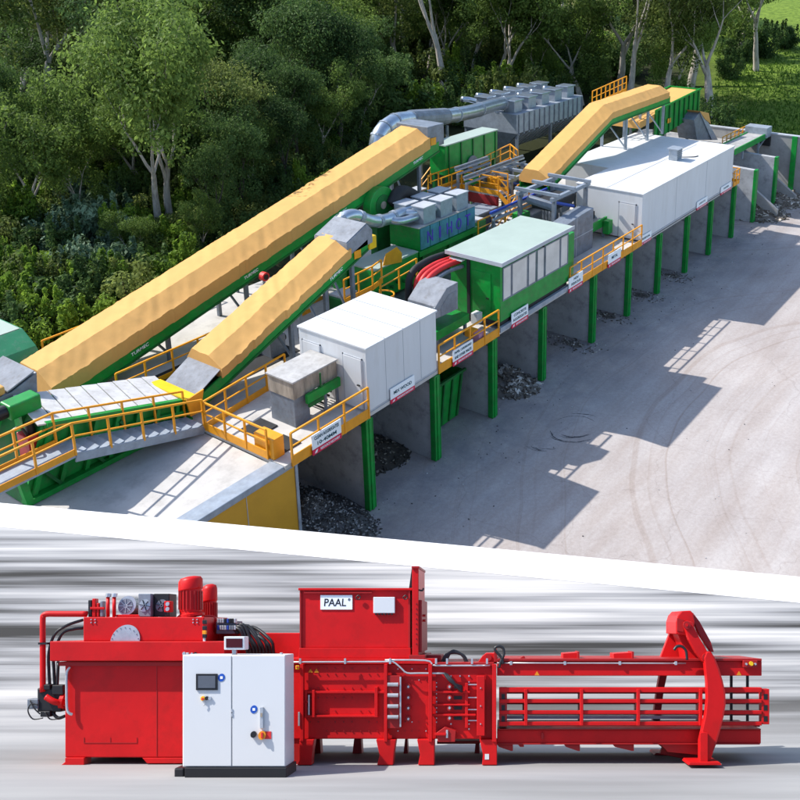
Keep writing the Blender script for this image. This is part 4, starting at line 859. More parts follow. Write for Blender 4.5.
# ------------------------------------------------------------------ piles of recovered material
def shardmat(name, c1, c2):
    m = bpy.data.materials.new(name); m.use_nodes = True; nt = m.node_tree; b = nt.nodes['Principled BSDF']; b.inputs['Roughness'].default_value = .6
    ge = nt.nodes.new('ShaderNodeNewGeometry'); rp = nt.nodes.new('ShaderNodeValToRGB'); rp.color_ramp.elements[0].color = (*c1, 1); rp.color_ramp.elements[1].color = (*c2, 1); rp.color_ramp.elements[0].position = .55
    nt.links.new(ge.outputs['Random Per Island'], rp.inputs[0]); nt.links.new(rp.outputs[0], b.inputs['Base Color']); return m
def pile(name, label, cx, cy, rx, ry, h, n, size, c1, c2, clip=None, seed=1):
    rnd = random.Random(seed); mb = MB()
    def hz(x, y):
        d = math.hypot((x-cx)/rx, (y-cy)/ry); return max(0, h*(1-d)*(1+.5*noise.noise(Vector((x*1.3, y*1.3, seed)))))
    N = 18
    for j in range(N+1):
        for i in range(N+1):
            x = cx-rx+2*rx*i/N; y = cy-ry+2*ry*j/N; mb.v.append(Vector((x, y, hz(x, y)-.03)))
    for j in range(N):
        for i in range(N): a = j*(N+1)+i; mb.f.append((a, a+1, a+N+2, a+N+1))
    for _ in range(n):
        a = rnd.random()*6.283; r_ = rnd.random()**.6*1.05; x = cx+rx*r_*math.cos(a); y = cy+ry*r_*math.sin(a)
        if clip and not clip(x, y): continue
        c = Vector((x, y, hz(x, y)+.02)); s = size*(.4+rnd.random()*1.2)
        u = Vector((rnd.uniform(-1, 1), rnd.uniform(-1, 1), rnd.uniform(-.5, .5))).normalized(); v = u.cross(Vector((rnd.uniform(-1, 1), rnd.uniform(-1, 1), 2))).normalized(); w = u.cross(v)
        mb.prism([c+u*s+v*s*.2, c+v*s*.7, c-u*s*.8, c-v*s*.6], w*s*.35)
    o = mb.build(name, shardmat(name+'_pieces', c1, c2)); o['kind'] = 'stuff'; o['label'] = label
pile('broken_glass', 'heap of dark broken glass in the nearest bay', -4.9, 1.3, 2.3, 3.0, 1.0, 3200, .05, (.05, .046, .044), (.50, .48, .46), clip=lambda x, y: -7 < x < -2.95, seed=3)
pile('crushed_waste', 'dark shredded waste in the second bay', .2, 2.6, 1.9, 1.7, .5, 600, .06, (.04, .036, .03), (.30, .27, .22), clip=lambda x, y: -2.5 < x < 1.1, seed=4)
pile('scrap_pieces', 'grey scrap pieces scattered in the bay under the green cabin', 8.3, 1.5, 1.5, 2.0, .8, 420, .13, (.11, .095, .08), (.68, .66, .62), clip=lambda x, y: 5.7 < x < 9.4, seed=5)
pile('mixed_waste', 'pale mixed waste heaped in front of the last bay walls', 46.6, 1.2, 3.6, 3.2, 1.1, 1500, .16, (.14, .115, .09), (.66, .62, .56), seed=6)
pile('mixed_waste', 'low scatter of waste between the free standing walls', 42.0, .6, 2.4, 2.6, .6, 500, .14, (.10, .08, .06), (.5, .46, .4), seed=7)
for x, y, lab in ((13.9, .8, 6), (18.2, .9, 4), (22, .8, 4), (26, .4, 3)):
    pile('loose_waste', 'few scraps of waste swept against a bay wall', x, y, .95, 1.6, .045, 150, .06, (.10, .085, .07), (.58, .55, .50), seed=int(x))
# stray litter
rnd = random.Random(21); mb = MB()
for _ in range(260):
    x = rnd.uniform(-6, 46); y = rnd.uniform(-13, .2) if rnd.random() < .35 else -abs(rnd.gauss(0, 1.6)); s = rnd.uniform(.01, .045); a = rnd.random()*3
    u = Vector((math.cos(a), math.sin(a), 0))*s; v = Vector((-math.sin(a), math.cos(a), 0))*s*.7
    mb.prism([Vector((x, y, .004))+u, Vector((x, y, .004))+v, Vector((x, y, .004))-u, Vector((x, y, .004))-v], (0, 0, .02))
o = mb.build('litter', shardmat('litter_bits', (.08, .07, .07), (.7, .7, .7)), kind='stuff'); o['label'] = 'tiny scraps of litter scattered over the yard'
# tyre scuffs, thin painted-on rubber marks lying on the yard
M['skid'] = mat('tyre_rubber_mark', (.10, .095, .10), .9, var=.5, scale=6)
def skid(label, cx, cy, rx, ry, a0, a1, rot, w):
    mb = MB(); rnd = random.Random(cx+w)
    for j in range(4):
        n = 26; o = len(mb.v); b0 = a0+(a1-a0)*rnd.uniform(0, .45); b1 = b0+(a1-a0)*rnd.uniform(.3, .55); dr = rnd.uniform(-.12, .12); ww0 = w*rnd.uniform(.35, 1.1); ex = rnd.uniform(-.1, .1)
        for i in range(n+1):
            a = R(b0+(b1-b0)*i/n); ww = ww0*math.sin(math.pi*(i+.4)/(n+.8))*(.4+.9*rnd.random()); rr = 1+dr+.05*noise.noise(Vector((i*.13, j*3.1, cx)))
            for s in (-1, 1):
                x, y = (rx*rr+s*ww)*math.cos(a)+ex, (ry*rr+s*ww)*math.sin(a); c_, s_ = math.cos(rot), math.sin(rot)
                mb.v.append(Vector((cx+x*c_-y*s_, cy+x*s_+y*c_, .004+.0006*j)))
        for i in range(n): mb.f.append((o+2*i, o+2*i+1, o+2*i+3, o+2*i+2))
    return tag(mb.build('skid_mark', 'skid'), label, 'skid mark', 'tyre scuffs on the yard')
c = P(577, 429, z=0)
skid('widest curved black tyre scuff on the yard in front of the green cabin', c.x, c.y, 1.25, 1.0, 150, 330, -.5, .045)
skid('inner curved black tyre scuff on the yard', c.x+.1, c.y+.15, 1.0, .8, 170, 345, -.4, .03)
skid('faint upper arc of the circular tyre scuffs on the yard', c.x+.1, c.y+.1, 1.25, 1.05, -10, 140, -.5, .018)
c = P(548, 440, z=0)
skid('short curved tyre scuff left of the circular ones', c.x, c.y, .9, .8, 160, 300, -.7, .03)

# ------------------------------------------------------------------ trees and shrubs
def leafy(mb, c, r, n, s, rnd, flat=1.0, drop=.0):
    for _ in range(n):
        d = Vector((rnd.gauss(0, 1), rnd.gauss(0, 1), rnd.gauss(0, 1))).normalized()*(rnd.random()**.28)
        p = c+Vector((d.x*r, d.y*r, d.z*r*flat-drop*abs(rnd.random())))
        sz = s*(.5+.9*rnd.random()); nrm = (d*.9+Vector((rnd.uniform(-1, 1), rnd.uniform(-1, 1), rnd.uniform(-.2, 1)))).normalized()
        u = nrm.cross(Vector((rnd.uniform(-1, 1), rnd.uniform(-1, 1), .3))).normalized()*sz; v = nrm.cross(u).normalized()*sz*.5
        o = len(mb.v); mb.v += [p-u, p+v*.9, p+u, p-v]; mb.f.append((o, o+1, o+2, o+3))
def make_tree(seed, H, spread, style, skirt=0, leaf_n=175, size=.145, sk=(.08, .6, .06, .2)):
    rnd = random.Random(seed); tr = MB(); cr = MB(); tips = []
    def limb(p, d, L, r, depth):
        n = 5; pts = [p]; rr = [r]; q = p.copy(); dd = d.copy()
        for i in range(n):
            dd = (dd+Vector((rnd.uniform(-.16, .16), rnd.uniform(-.16, .16), .06))).normalized(); q = q+dd*L/n; pts.append(q.copy()); rr.append(r*(1-.55*(i+1)/n))
        tr.tube(pts, rr, 6 if r > .1 else 4, cap=False)
        if depth == 0 or r < .02: tips.append((pts[-1], 1)); tips.append((pts[3], .85)); return
        if depth == 1: tips.append((pts[4], .8))
        k = 3 if depth > 1 else rnd.choice((2, 3))
        for j in range(k):
            a = 6.283*(j+rnd.random()*.7)/k; sp_ = spread*(.55+.5*rnd.random())
            nd = (dd+Vector((math.cos(a)*sp_, math.sin(a)*sp_, .22*rnd.random()))).normalized()
            limb(pts[-1] if j else pts[-2], nd, L*(.66+.22*rnd.random()), rr[-1]*.85 if j == 0 else rr[-1]*.7, depth-1)
    base = H*(.22 if style != 'tall' else .30)
    nst = 2 if style == 'multi' else 1
    for s in range(nst):
        limb(Vector((s*.5, 0, -.3)), Vector((.25*(s*2-1) if nst > 1 else .06, rnd.uniform(-.1, .1), 1)).normalized(), base*1.2, .024*H*(.8 if nst > 1 else 1), 3)
    zm = max(p.z for p, _ in tips); k = H/zm; kx = min(1.25, k)
    for v in tr.v: v.x *= kx; v.y *= kx; v.z *= k
    for p, w in tips:
        c = Vector((p.x*kx, p.y*kx, p.z*k)); r = H*(.07+.04*rnd.random())*w
        if rnd.random() < (.82 if style != 'sparse' else .55): leafy(cr, c, r*1.15, int(leaf_n*w), size, rnd, .68, .25)
        if rnd.random() < .6: leafy(cr, c+Vector((rnd.uniform(-1, 1)*r*1.3, rnd.uniform(-1, 1)*r*1.3, -r*rnd.uniform(.5, 2.0))), r*.8, leaf_n//2, size, rnd, .8, .3)
    for _ in range(skirt):                       # low foliage that hides the trunk of bushy trees
        a = rnd.random()*6.283; z = H*rnd.uniform(sk[0], sk[1]); q = H*rnd.uniform(sk[2], sk[3])
        leafy(cr, Vector((math.cos(a)*q, math.sin(a)*q, z)), H*rnd.uniform(.06, .1), int(leaf_n*.9), size, rnd, .8, .3)
    return tr, cr
def tree_proto(seed, H, spread, style, leaf, bark, **kw):
    tr, cr = make_tree(seed, H, spread, style, **kw)
    t = thing('eucalyptus_tree', 'tree', 'tree', (0, 0, 0), None)
    a = tr.build('trunk', bark, t, smooth=True); b = cr.build('crown', leaf, t)
    return t
used = set()
def plant(proto, loc, s, rz, label, group, cat='tree'):
    if proto not in used: used.add(proto); o = proto
    else:
        o = proto.copy(); col.objects.link(o)
        for ch in [c for c in bpy.data.objects if c.parent == proto]:
            d = ch.copy(); col.objects.link(d); d.parent = o
    r2 = random.Random(loc[0]*7.3+loc[1]); o.location = loc; o.scale = (s*r2.uniform(.85, 1.2), s*r2.uniform(.85, 1.2), s*r2.uniform(.88, 1.14)); o.rotation_euler = (0, 0, rz); tag(o, label, cat, group); return o
TR = dict(
    big=tree_proto(5, 15, .75, 'multi', 'leaf_euc', 'bark', skirt=16, sk=(.36, .7, .1, .27), leaf_n=190),
    olive=tree_proto(9, 16, .8, 'one', 'leaf_olive', 'bark', skirt=14, sk=(.35, .7, .1, .3)),
    tall=tree_proto(14, 19, .6, 'tall', 'leaf_euc', 'bark'),
    dark=tree_proto(23, 15, .7, 'one', 'leaf_dark', 'darkbark', skirt=24),
    darkb=tree_proto(31, 13, .8, 'multi', 'leaf_dark', 'bark', skirt=22),
    sparse=tree_proto(41, 17, .7, 'sparse', 'leaf_olive', 'bark'),
    bushy=tree_proto(52, 12, .9, 'one', 'leaf_euc', 'bark', skirt=26),
)
def gpt(px, py):
    p = P(px, py, z=3.5)
    for _ in range(6): p = P(px, py, z=min(hgt(p.x, p.y), 15))
    return p
def at_px(px, py):
    p = gpt(px, py); p.z = hgt(p.x, p.y)-.1; return p
G = 'trees of the eucalyptus forest behind the plant'
special = [
    ('big', 166, 236, .93, 3.6, 'large eucalyptus with forked pale bare trunks standing nearest left of the longest conveyor'),
    ('olive', 46, 143, 1.05, .4, 'dark trunked eucalyptus beside the sandy clearing at the left'),
    ('tall', 5, 152, .9, 2.2, 'slim tree at the left edge beside the sandy clearing'),
    ('tall', 449, 112, 1.05, 2.0, 'eucalyptus with pale branching trunk rising right behind the silver duct'),
    ('big', 497, 100, 1.15, 4.0, 'broad eucalyptus just behind the left end of the dust filter'),
    ('olive', 618, 98, 1.15, 5.2, 'broad sunlit olive green eucalyptus behind the third conveyor'),
    ('sparse', 708, 118, 1.0, 1.6, 'airy eucalyptus with pale limbs beside the grass bank'),
    ('bushy', 668, 108, .95, 2.9, 'bushy green tree behind the open green hopper'),
    ('olive', 690, 88, 1.1, 0.7, 'leafy olive green tree left of the grass bank'),
    ('bushy', 738, 58, 1.2, 4.4, 'bushy tree on the upper left edge of the grass bank'),
    ('tall', 756, 72, .9, 3.3, 'pale trunk eucalyptus standing on the upper edge of the grass bank'),
]
for k, px, py, s, rz, lab in special: plant(TR[k], at_px(px, py), s, rz, lab, G)
rnd = random.Random(77)
row = []
for px in range(210, 740, 38): row.append((px+rnd.uniform(-10, 10), 116-rnd.uniform(0, 14)))                # directly behind the plant
for px in range(-10, 330, 36): row.append((px+rnd.uniform(-10, 10), 92-rnd.uniform(0, 30)))
for px in range(-20, 820, 40): row.append((px+rnd.uniform(-14, 14), 74-rnd.uniform(0, 16)))
for px in range(-30, 830, 44): row.append((px+rnd.uniform(-14, 14), 50-rnd.uniform(0, 14)))
for px in range(-30, 830, 50): row.append((px+rnd.uniform(-14, 14), 26-rnd.uniform(0, 12)))
row += [(300, 140), (262, 150), (232, 158), (110, 150), (88, 128), (22, 112), (128, 118), (210, 175)]
lab = {'big': 'dense forked green eucalyptus in the forest behind the plant', 'olive': 'olive green eucalyptus in the forest behind the plant', 'tall': 'tall slim eucalyptus in the forest behind the plant', 'dark': 'dark leaved tree in the forest behind the plant', 'darkb': 'low dark forked tree in the forest behind the plant', 'sparse': 'airy pale limbed eucalyptus in the forest behind the plant', 'bushy': 'bushy green tree with low foliage in the forest behind the plant'}
for px, py in row:
    if 735 < px and py > 45: continue
    q = at_px(px, py)
    if q.x > 60 and q.y < 32: continue
    if px < 62 and 84 < py < 140 and px > 0 and rnd.random() < .7: continue
    if at_px(px, py).y < 42 and px < 560: py -= 16
    k = rnd.choice(('big', 'olive', 'tall', 'dark', 'bushy', 'darkb', 'bushy', 'sparse') if px > 330 else ('big', 'dark', 'dark', 'darkb', 'bushy', 'bushy', 'olive'))
    s = rnd.uniform(.85, 1.2) if py < 120 else rnd.uniform(.5, .8)
    if at_px(px, py).y < 40 and px < 560: s *= .62
    plant(TR[k], at_px(px, py), s, rnd.random()*6.28, lab[k], G)

def shrub_proto(seed, leaf, n, s, name):
    rnd = random.Random(seed); st = MB(); lf = MB()
    for j in range(11):
        a = rnd.random()*6.28; d = Vector((math.cos(a)*rnd.uniform(.2, 1.3), math.sin(a)*rnd.uniform(.2, 1.3), 1)).normalized(); L = rnd.uniform(.7, 2.5)
        st.tube([(0, 0, -.1), d*L*.5+Vector((0, 0, .1)), d*L], [.05, .035, .012], 5, cap=False)
        leafy(lf, d*L*.92, rnd.uniform(.28, .6), int(n*.6), s, rnd, rnd.uniform(.6, 1.1), .25)
        leafy(lf, d*L*.6+Vector((rnd.uniform(-.3, .3), rnd.uniform(-.3, .3), 0)), rnd.uniform(.35, .6), int(n*.55), s, rnd, .8, .2)
    for j in range(9):                           # upright leafy shoots above the mass
        a = rnd.random()*6.28; q = rnd.uniform(.1, 1.2); z0 = rnd.uniform(1.0, 1.7)
        for k in range(5): leafy(lf, Vector((math.cos(a)*q, math.sin(a)*q, z0+k*.19)), .2-.025*k, n//16, s, rnd, 1.2, .1)
    t = thing('leafy_shrub', 'shrub', 'shrub', (0, 0, 0)); st.build('stem', 'darkbark', t); lf.build('foliage', leaf, t); return t
SH = dict(bright=shrub_proto(3, 'leaf_shrub', 380, .085, 'x'), silver=shrub_proto(6, 'leaf_blue', 240, .13, 'x'), dark=shrub_proto(8, 'leaf_dark', 360, .085, 'x'), olive=shrub_proto(12, 'leaf_olive', 360, .085, 'x'))
sl = {'bright': 'bright green leafy shrub in the undergrowth left of the plant', 'silver': 'silvery broad leaved shrub in the undergrowth left of the plant', 'dark': 'dark green shrub in the undergrowth left of the plant', 'olive': 'olive green shrub in the undergrowth left of the plant'}
GS = 'shrubs of the undergrowth'
rnd = random.Random(5)
for py in range(128, 352, 12):
    x_end = 60+(373-py)/.669
    px = -10
    while px < x_end:
        q = gpt(px, py)
        if q.y > 14.8:
            if 55 < px < 125 and 205 < py < 300: k = rnd.choice(('silver', 'silver', 'bright', 'dark'))
            elif px < 100: k = rnd.choice(('bright', 'bright', 'dark', 'olive'))
            elif px < 190: k = rnd.choice(('bright', 'dark', 'olive', 'bright'))
            else: k = rnd.choice(('dark', 'dark', 'olive', 'bright'))
            plant(SH[k], at_px(px+rnd.uniform(-8, 8), py), rnd.uniform(.75, 1.35), rnd.random()*6.28, sl[k], GS, 'shrub')
        px += rnd.uniform(24, 36)
rnd = random.Random(33)
for px, py, k in ((198, 262, 'bushy'), (222, 240, 'dark'), (243, 226, 'dark'), (262, 205, 'bushy'), (282, 196, 'dark'), (300, 180, 'dark'), (318, 166, 'bushy'), (336, 154, 'dark'), (352, 142, 'darkb'), (270, 170, 'dark'), (238, 190, 'olive'),
                  (212, 205, 'darkb'), (300, 150, 'dark'), (255, 150, 'darkb'), (190, 190, 'dark'), (150, 200, 'bushy'), (128, 190, 'dark'), (120, 165, 'bushy'), (85, 185, 'bushy'), (62, 200, 'bushy'), (30, 190, 'bushy'), (8, 205, 'dark'), (140, 275, 'bushy'), (20, 245, 'bushy'), (95, 232, 'bushy'), (370, 128, 'dark'), (322, 138, 'dark')):
    q = at_px(px, py); s_ = min(.68, max(.16, (q.y-11.5)/26))*rnd.uniform(.85, 1.1)
    plant(TR[k], q, s_, rnd.random()*6.28, {'dark': 'dark young tree', 'darkb': 'low forked dark young tree', 'bushy': 'bushy young tree', 'olive': 'olive green young tree'}[k]+' in the undergrowth left of the plant', 'young trees of the undergrowth')
for px, py in ((340, 128), (372, 120), (398, 118), (425, 116), (700, 130), (716, 136), (738, 62), (762, 58), (785, 50), (728, 80), (350, 140)):
    plant(SH['dark'], at_px(px, py), rnd.uniform(1.0, 1.8), rnd.random()*6.28, 'dark shrub at the forest edge behind the plant', 'shrubs at the forest edge', 'shrub')
rnd = random.Random(15)
for py in (124, 108, 92, 78, 64, 50, 38, 28):
    px = 70 if py < 110 else 200
    while px < (715 if py > 60 else 740):
        q = at_px(px, py)
        if q.y > 24:
            k = rnd.choice(('dark', 'dark', 'olive', 'bright')); plant(SH[k], q, rnd.uniform(1.6, 2.6), rnd.random()*6.28, {'dark': 'dark green', 'olive': 'olive green', 'bright': 'fresh green'}[k]+' bush between the trunks of the eucalyptus forest', 'bushes on the forest floor', 'bush')
        px += rnd.uniform(34, 54)
# grass tufts on the bank at the right and in the clearing
mb = MB(); rnd = random.Random(9)
for _ in range(9000):
    px, py = (rnd.uniform(715, 830), rnd.uniform(38, 142)) if rnd.random() < .7 else (rnd.uniform(-20, 90), rnd.uniform(70, 150))
    p = at_px(px, py); a = rnd.random()*6.28; h = rnd.uniform(.2, .5); w = rnd.uniform(.06, .16)
    u = Vector((math.cos(a), math.sin(a), 0))*w; tip = p+Vector((rnd.uniform(-.2, .2), rnd.uniform(-.2, .2), h))
    o = len(mb.v); mb.v += [p-u, p+u, tip]; mb.f.append((o, o+1, o+2))
o = mb.build('grass_tufts', leafmat('grass_blades', (.035, .085, .012), (.13, .23, .03), .3)); o['kind'] = 'stuff'; o['label'] = 'rough grass on the bank'
# sandy track in the clearing
mb = MB(); tp = [at_px(px, py) for px, py in ((-30, 146), (0, 141), (22, 137), (44, 132), (66, 118), (80, 108))]
for i, p in enumerate(tp):
    for s in (-1, 1): mb.v.append(Vector((p.x+s*.3, p.y+s*1.1, hgt(p.x+s*.3, p.y+s*1.1)+.12)))
for i in range(len(tp)-1): mb.f.append((2*i, 2*i+1, 2*i+3, 2*i+2))
mb.build('path', mat('sandy_soil', (.42, .33, .24), .9, var=.25), kind='structure')


# ------------------------------------------------------------------ the display stage with the baler
TILT = R(42)
hd_ = Vector((syw, cyw, 0)); zz_ = Vector((0, 0, 1))
SXv = RT.copy(); SYv = hd_*math.cos(TILT)-zz_*math.sin(TILT); SZv = hd_*math.sin(TILT)+zz_*math.cos(TILT)
SO = CAM+ray(412, 765)*12.5
SM = Matrix(((SXv.x, SYv.x, SZv.x, SO.x), (SXv.y, SYv.y, SZv.y, SO.y), (SXv.z, SYv.z, SZv.z, SO.z), (0, 0, 0, 1)))
SR = SM.to_3x3(); SRt = SR.transposed(); CL = SRt @ (CAM-SO)
def L(px, py, d):                                # stage coordinates of a pixel on the vertical plane at stage depth d
    r = SRt @ ray(px, py); return CL+r*((d-CL.y)/r.y)
def sthing(name, label, cat, base):
    o = bpy.data.objects.new(name, None); col.objects.link(o); ORG[o] = Vector(base)
    o.matrix_world = SM @ Matrix.Translation(Vector(base)); return tag(o, label, cat)
def front(pts, d0, th): return MB().prism([L(px, py, d0) for px, py in pts], (0, th, 0))
def rect(x0, y0, x1, y1, d0, th): return front([(x0, y1), (x1, y1), (x1, y0), (x0, y0)], d0, th)
def rpart(name, m, parent, x0, y0, x1, y1, d0, th, bevel=.006): return rect(x0, y0, x1, y1, d0, th).build(name, m, parent, bevel=bevel)
def ppart(name, m, parent, pts, d0, th, bevel=.006): return front(pts, d0, th).build(name, m, parent, bevel=bevel)
def tpart(name, m, parent, pts, r, n=10, seg=5, curve=True):
    q = [L(px, py, d) for px, py, d in pts]; q = curve_pts(q, seg) if curve else q
    return MB().tube(q, r, n).build(name, m, parent, smooth=True)
def dpart(name, m, parent, px, py, d0, r, th, n=20, bevel=0): return MB().disc(L(px, py, d0), r, th, n).build(name, m, parent, bevel=bevel)
PXM = (L(500, 700, 0)-L(400, 700, 0)).length/100  # metres per photograph pixel on the front plane

# stage deck and sweep
st = sthing('display_backdrop', 'studio sweep printed with grey streaks and bordered by a white band along its slanting top', 'backdrop', (0, 2.4, 0))
LEAN = R(35); D0 = 2.35
lz, ly = math.cos(LEAN), math.sin(LEAN)
nb = Vector((0, -lz, ly))
def LB(px, py, off=0):                           # stage point on the leaning sheet
    p0 = Vector((0, D0+1.1, .0))-nb*(-off)
    r = SRt @ ray(px, py); return CL+r*((p0-CL).dot(nb)/r.dot(nb))
tl, tr_ = LB(-70, 503-6.5+24), LB(870, 577+6.5+25)
def arc_pts():
    out = []; r_ = 1.2
    # floor z=0 meets the sheet line (through y=D0+1.1,z=0, direction (ly,lz)); fillet between them
    ang = math.pi/2-LEAN; tdist = r_*math.tan(ang/2)
    f0 = Vector((0, D0+1.1-tdist, 0)); cc = f0+Vector((0, 0, r_))
    for i in range(13):
        a = ang*i/12; out.append((cc.y+r_*math.sin(a), cc.z-r_*math.cos(a)))
    return out
sec = [(-4.6, 0)]+arc_pts()
mb = MB(); xL, xR = -13.5, 12.0
for (y, z) in sec: mb.v += [Vector((xL, y, z)), Vector((xR, y, z))]
def on_sheet(x, px_line):                        # sheet point at stage x along the line between two sheet points
    a, b = px_line; f = (x-a.x)/(b.x-a.x); return a+(b-a)*f
line_lo = (LB(0, 527), LB(800, 603)); line_hi = (LB(0, 503), LB(800, 577))
mb.v += [on_sheet(xL, line_lo), on_sheet(xR, line_lo)]
n = len(sec)
for i in range(n): mb.f.append((2*i, 2*i+1, 2*i+3, 2*i+2))
k0 = len(mb.v); vs = [v.copy() for v in mb.v]
for i, v in enumerate(vs):
    j = i//2; off = Vector((0, .0, -.12)) if j < 2 else Vector((0, .10, -.07)); mb.v.append(v+off)
for i in range(n): mb.f.append((k0+2*i, k0+2*i+2, k0+2*i+3, k0+2*i+1))
m_ = k0+2*n
mb.f += [(0, k0, k0+1, 1), (2*n, 2*n+1, m_+1, m_)]
for i in range(n): mb.f += [(2*i, 2*i+2, k0+2*i+2, k0+2*i), (2*i+1, k0+2*i+1, k0+2*i+3, 2*i+3)]
o = mb.build('sweep', 'streaks', st); smooth_by_angle(o, 30)
a, b, c, d = on_sheet(xL, line_lo), on_sheet(xR, line_lo), on_sheet(xR, line_hi), on_sheet(xL, line_hi)
MB().prism([a+nb*.006, b+nb*.006, c+nb*.006, d+nb*.006], -nb*.18).build('white_border', 'bandwhite', st)
# plinth carrying the sweep, down to the ground
pl = thing('display_plinth', 'concrete plinth carrying the display stage in front of the yard', 'plinth', (SO.x, SO.y, 0))
cor = [SM @ Vector((xL+.2, -4.4, -.13)), SM @ Vector((xR-.2, -4.4, -.13)), SM @ Vector((xR-.2, D0+.2, -.13)), SM @ Vector((xL+.2, D0+.2, -.13))]
bot = [Vector((p.x, p.y, -.2)) for p in cor]
MB().add(cor+bot, [(0, 1, 2, 3), (0, 4, 5, 1), (1, 5, 6, 2), (2, 6, 7, 3), (3, 7, 4, 0)]).build('block', 'concrete', pl)

# ---- control cabinet (stands in front of the machine)
DC = -1.1
cb = sthing('control_cabinet', 'white two door control cabinet with screen standing on a black base', 'cabinet', L(235, 779, DC))
rpart('body', 'cab', cb, 182.5, 654.8, 285.3, 767, DC, .55, .01)
rpart('base', 'black', cb, 184.5, 767.6, 286.5, 779.5, DC-.05, .62, .01)
rpart('base_wing', 'black', cb, 174, 768, 184, 779.5, DC+.02, .5, .02)
for x0, x1 in ((183.2, 231.2), (232.4, 284.8)): d_ = rpart('door', 'cab', cb, x0, 655.8, x1, 766.2, DC-.025, .023, .004)
f = rpart('screen', 'black', cb, 195.8, 673.8, 217.4, 690.2, DC-.045, .018, .004); rpart('display', 'screen', f, 198, 675.8, 215.2, 688, DC-.05, .004, 0)
for px, py in ((221.4, 677.6), (253.8, 709.4), (293.5, 718)):
    if px < 290:
        s_ = dpart('safety_sign', 'signblue', cb, px, py, DC-.03, 3.6*PXM*.9, .004); rpart('pictogram', 'wletter', s_, px-1.3, py-1.3, px+1.3, py+1.3, DC-.033, .002, 0)
for px, py, m, r in ((202.5, 698.5, 'yellow', 1.9), (206.5, 698.3, 'black', 1.6), (209.6, 698.3, 'silver', 1.4), (202.6, 699, 'redh', 1.1)):
    dpart('push_button', m, cb, px, py, DC-.05 if r > 1.2 else DC-.06, r*PXM, .03, 14)
tpart('key_lead', 'silver', cb, [(203.5, 701, DC-.05), (205, 703, DC-.05), (203.5, 706, DC-.05)], .006, 6)
h_ = rpart('handle', 'silver', cb, 259.6, 707, 263.2, 728.6, DC-.06, .034, .006); rpart('lock', 'brown', h_, 260.4, 713, 262.4, 717, DC-.068, .006, 0)
dpart('knob', 'black', cb, 253.2, 734.6, DC-.06, 2.6*PXM, .034, 14); rpart('switch_plate', 'redh', cb, 264.5, 731.5, 271.2, 739, DC-.032, .006, 0)
s_ = dpart('main_switch', 'amber', cb, 261.8, 735.4, DC-.07, 3.4*PXM, .044, 16); rpart('grip', 'redh', s_, 260.8, 732.5, 262.8, 738.3, DC-.09, .018, .004)
for py in (709, 713.5): rpart('hinge', 'silver', cb, 231.2, py, 232.6, py+3, DC-.035, .01, 0)
for px in (187, 281): rpart('lifting_eye', 'silver', cb, px-1.2, 652.6, px+1.2, 654.6, DC+.2, .05, .004)
f = rpart('readout_box', 'cab', cb, 224, 636.5, 244.6, 649.8, DC+.05, .22, .008); rpart('readout', 'dredscreen', f, 226, 638.6, 242.4, 647.6, DC+.044, .005, 0)
rpart('readout_stalk', 'silver', cb, 232, 649.8, 236, 654.6, DC+.12, .06, .004)

# ---- baler
bl = sthing('channel_baler', 'long red baling press with hopper, power pack and open bale channel', 'baler', L(412, 765, 0)+Vector((0, .8, 0)))
# power pack
o = rpart('oil_tank', 'red', bl, 65, 664.5, 203, 757.5, .05, 1.5, .012)
for x0 in (61, 96): pass
ppart('foot', 'red', o, [(61, 765.2), (84, 765.2), (84, 757.8), (65, 757.8), (65, 762)], .0, .25)
ppart('foot', 'dred', o, [(92, 761), (112, 761), (112, 757.8), (92, 757.8)], 1.1, .25)
ppart('lower_panel', 'red', o, [(147, 763.5), (203, 763.5), (203, 757.8), (142, 757.8)], .04, 1.2)
for py0, py1, x0, x1 in ((737.5, 743, 83.5, 84.3), (737.5, 743, 110, 110.6), (737.5, 743, 136.5, 137.2), (742.6, 743.2, 83.5, 137)): rpart('panel_edge', 'dred', o, x0, py0, x1, py1, .044, .006, 0)
rpart('panel_edge', 'dred', o, 156.4, 666, 157.0, 757, .044, .006, 0)
rpart('tank_lip', 'dred', bl, 59, 661.8, 203, 666, .0, 1.5, .004)
rpart('drip_tray', 'red', bl, 49.8, 641.3, 225, 661.2, -.12, 1.75, .012)
o = rpart('valve_platform', 'red', bl, 83.3, 617, 204, 641.2, .02, 1.3, .012)
MB().disc(L(125, 641, -.0), 15*PXM, .018, 24, 0, 180).build('round_cover', 'silver', o)
for i in range(9):
    a = math.pi*(i+.5)/9; dpart('bolt', 'steel', o, 125+13.3*math.cos(a), 641-13.3*math.sin(a), -.008, .6*PXM, .007, 6)
for px, py in ((91, 619.5), (95, 619.5), (91, 622.5), (95, 622.5), (193, 619.5), (197, 619.5), (193, 622.5), (197, 622.5)): dpart('bolt', 'silver', o, px, py, .005, .7*PXM, .014, 6)
tpart('drain_hose', 'silver', bl, [(70, 667, .0), (66.8, 673, -.02), (66.5, 690, -.02), (67, 708, -.02), (69, 713, -.02), (72.5, 714.5, .0)], .018)
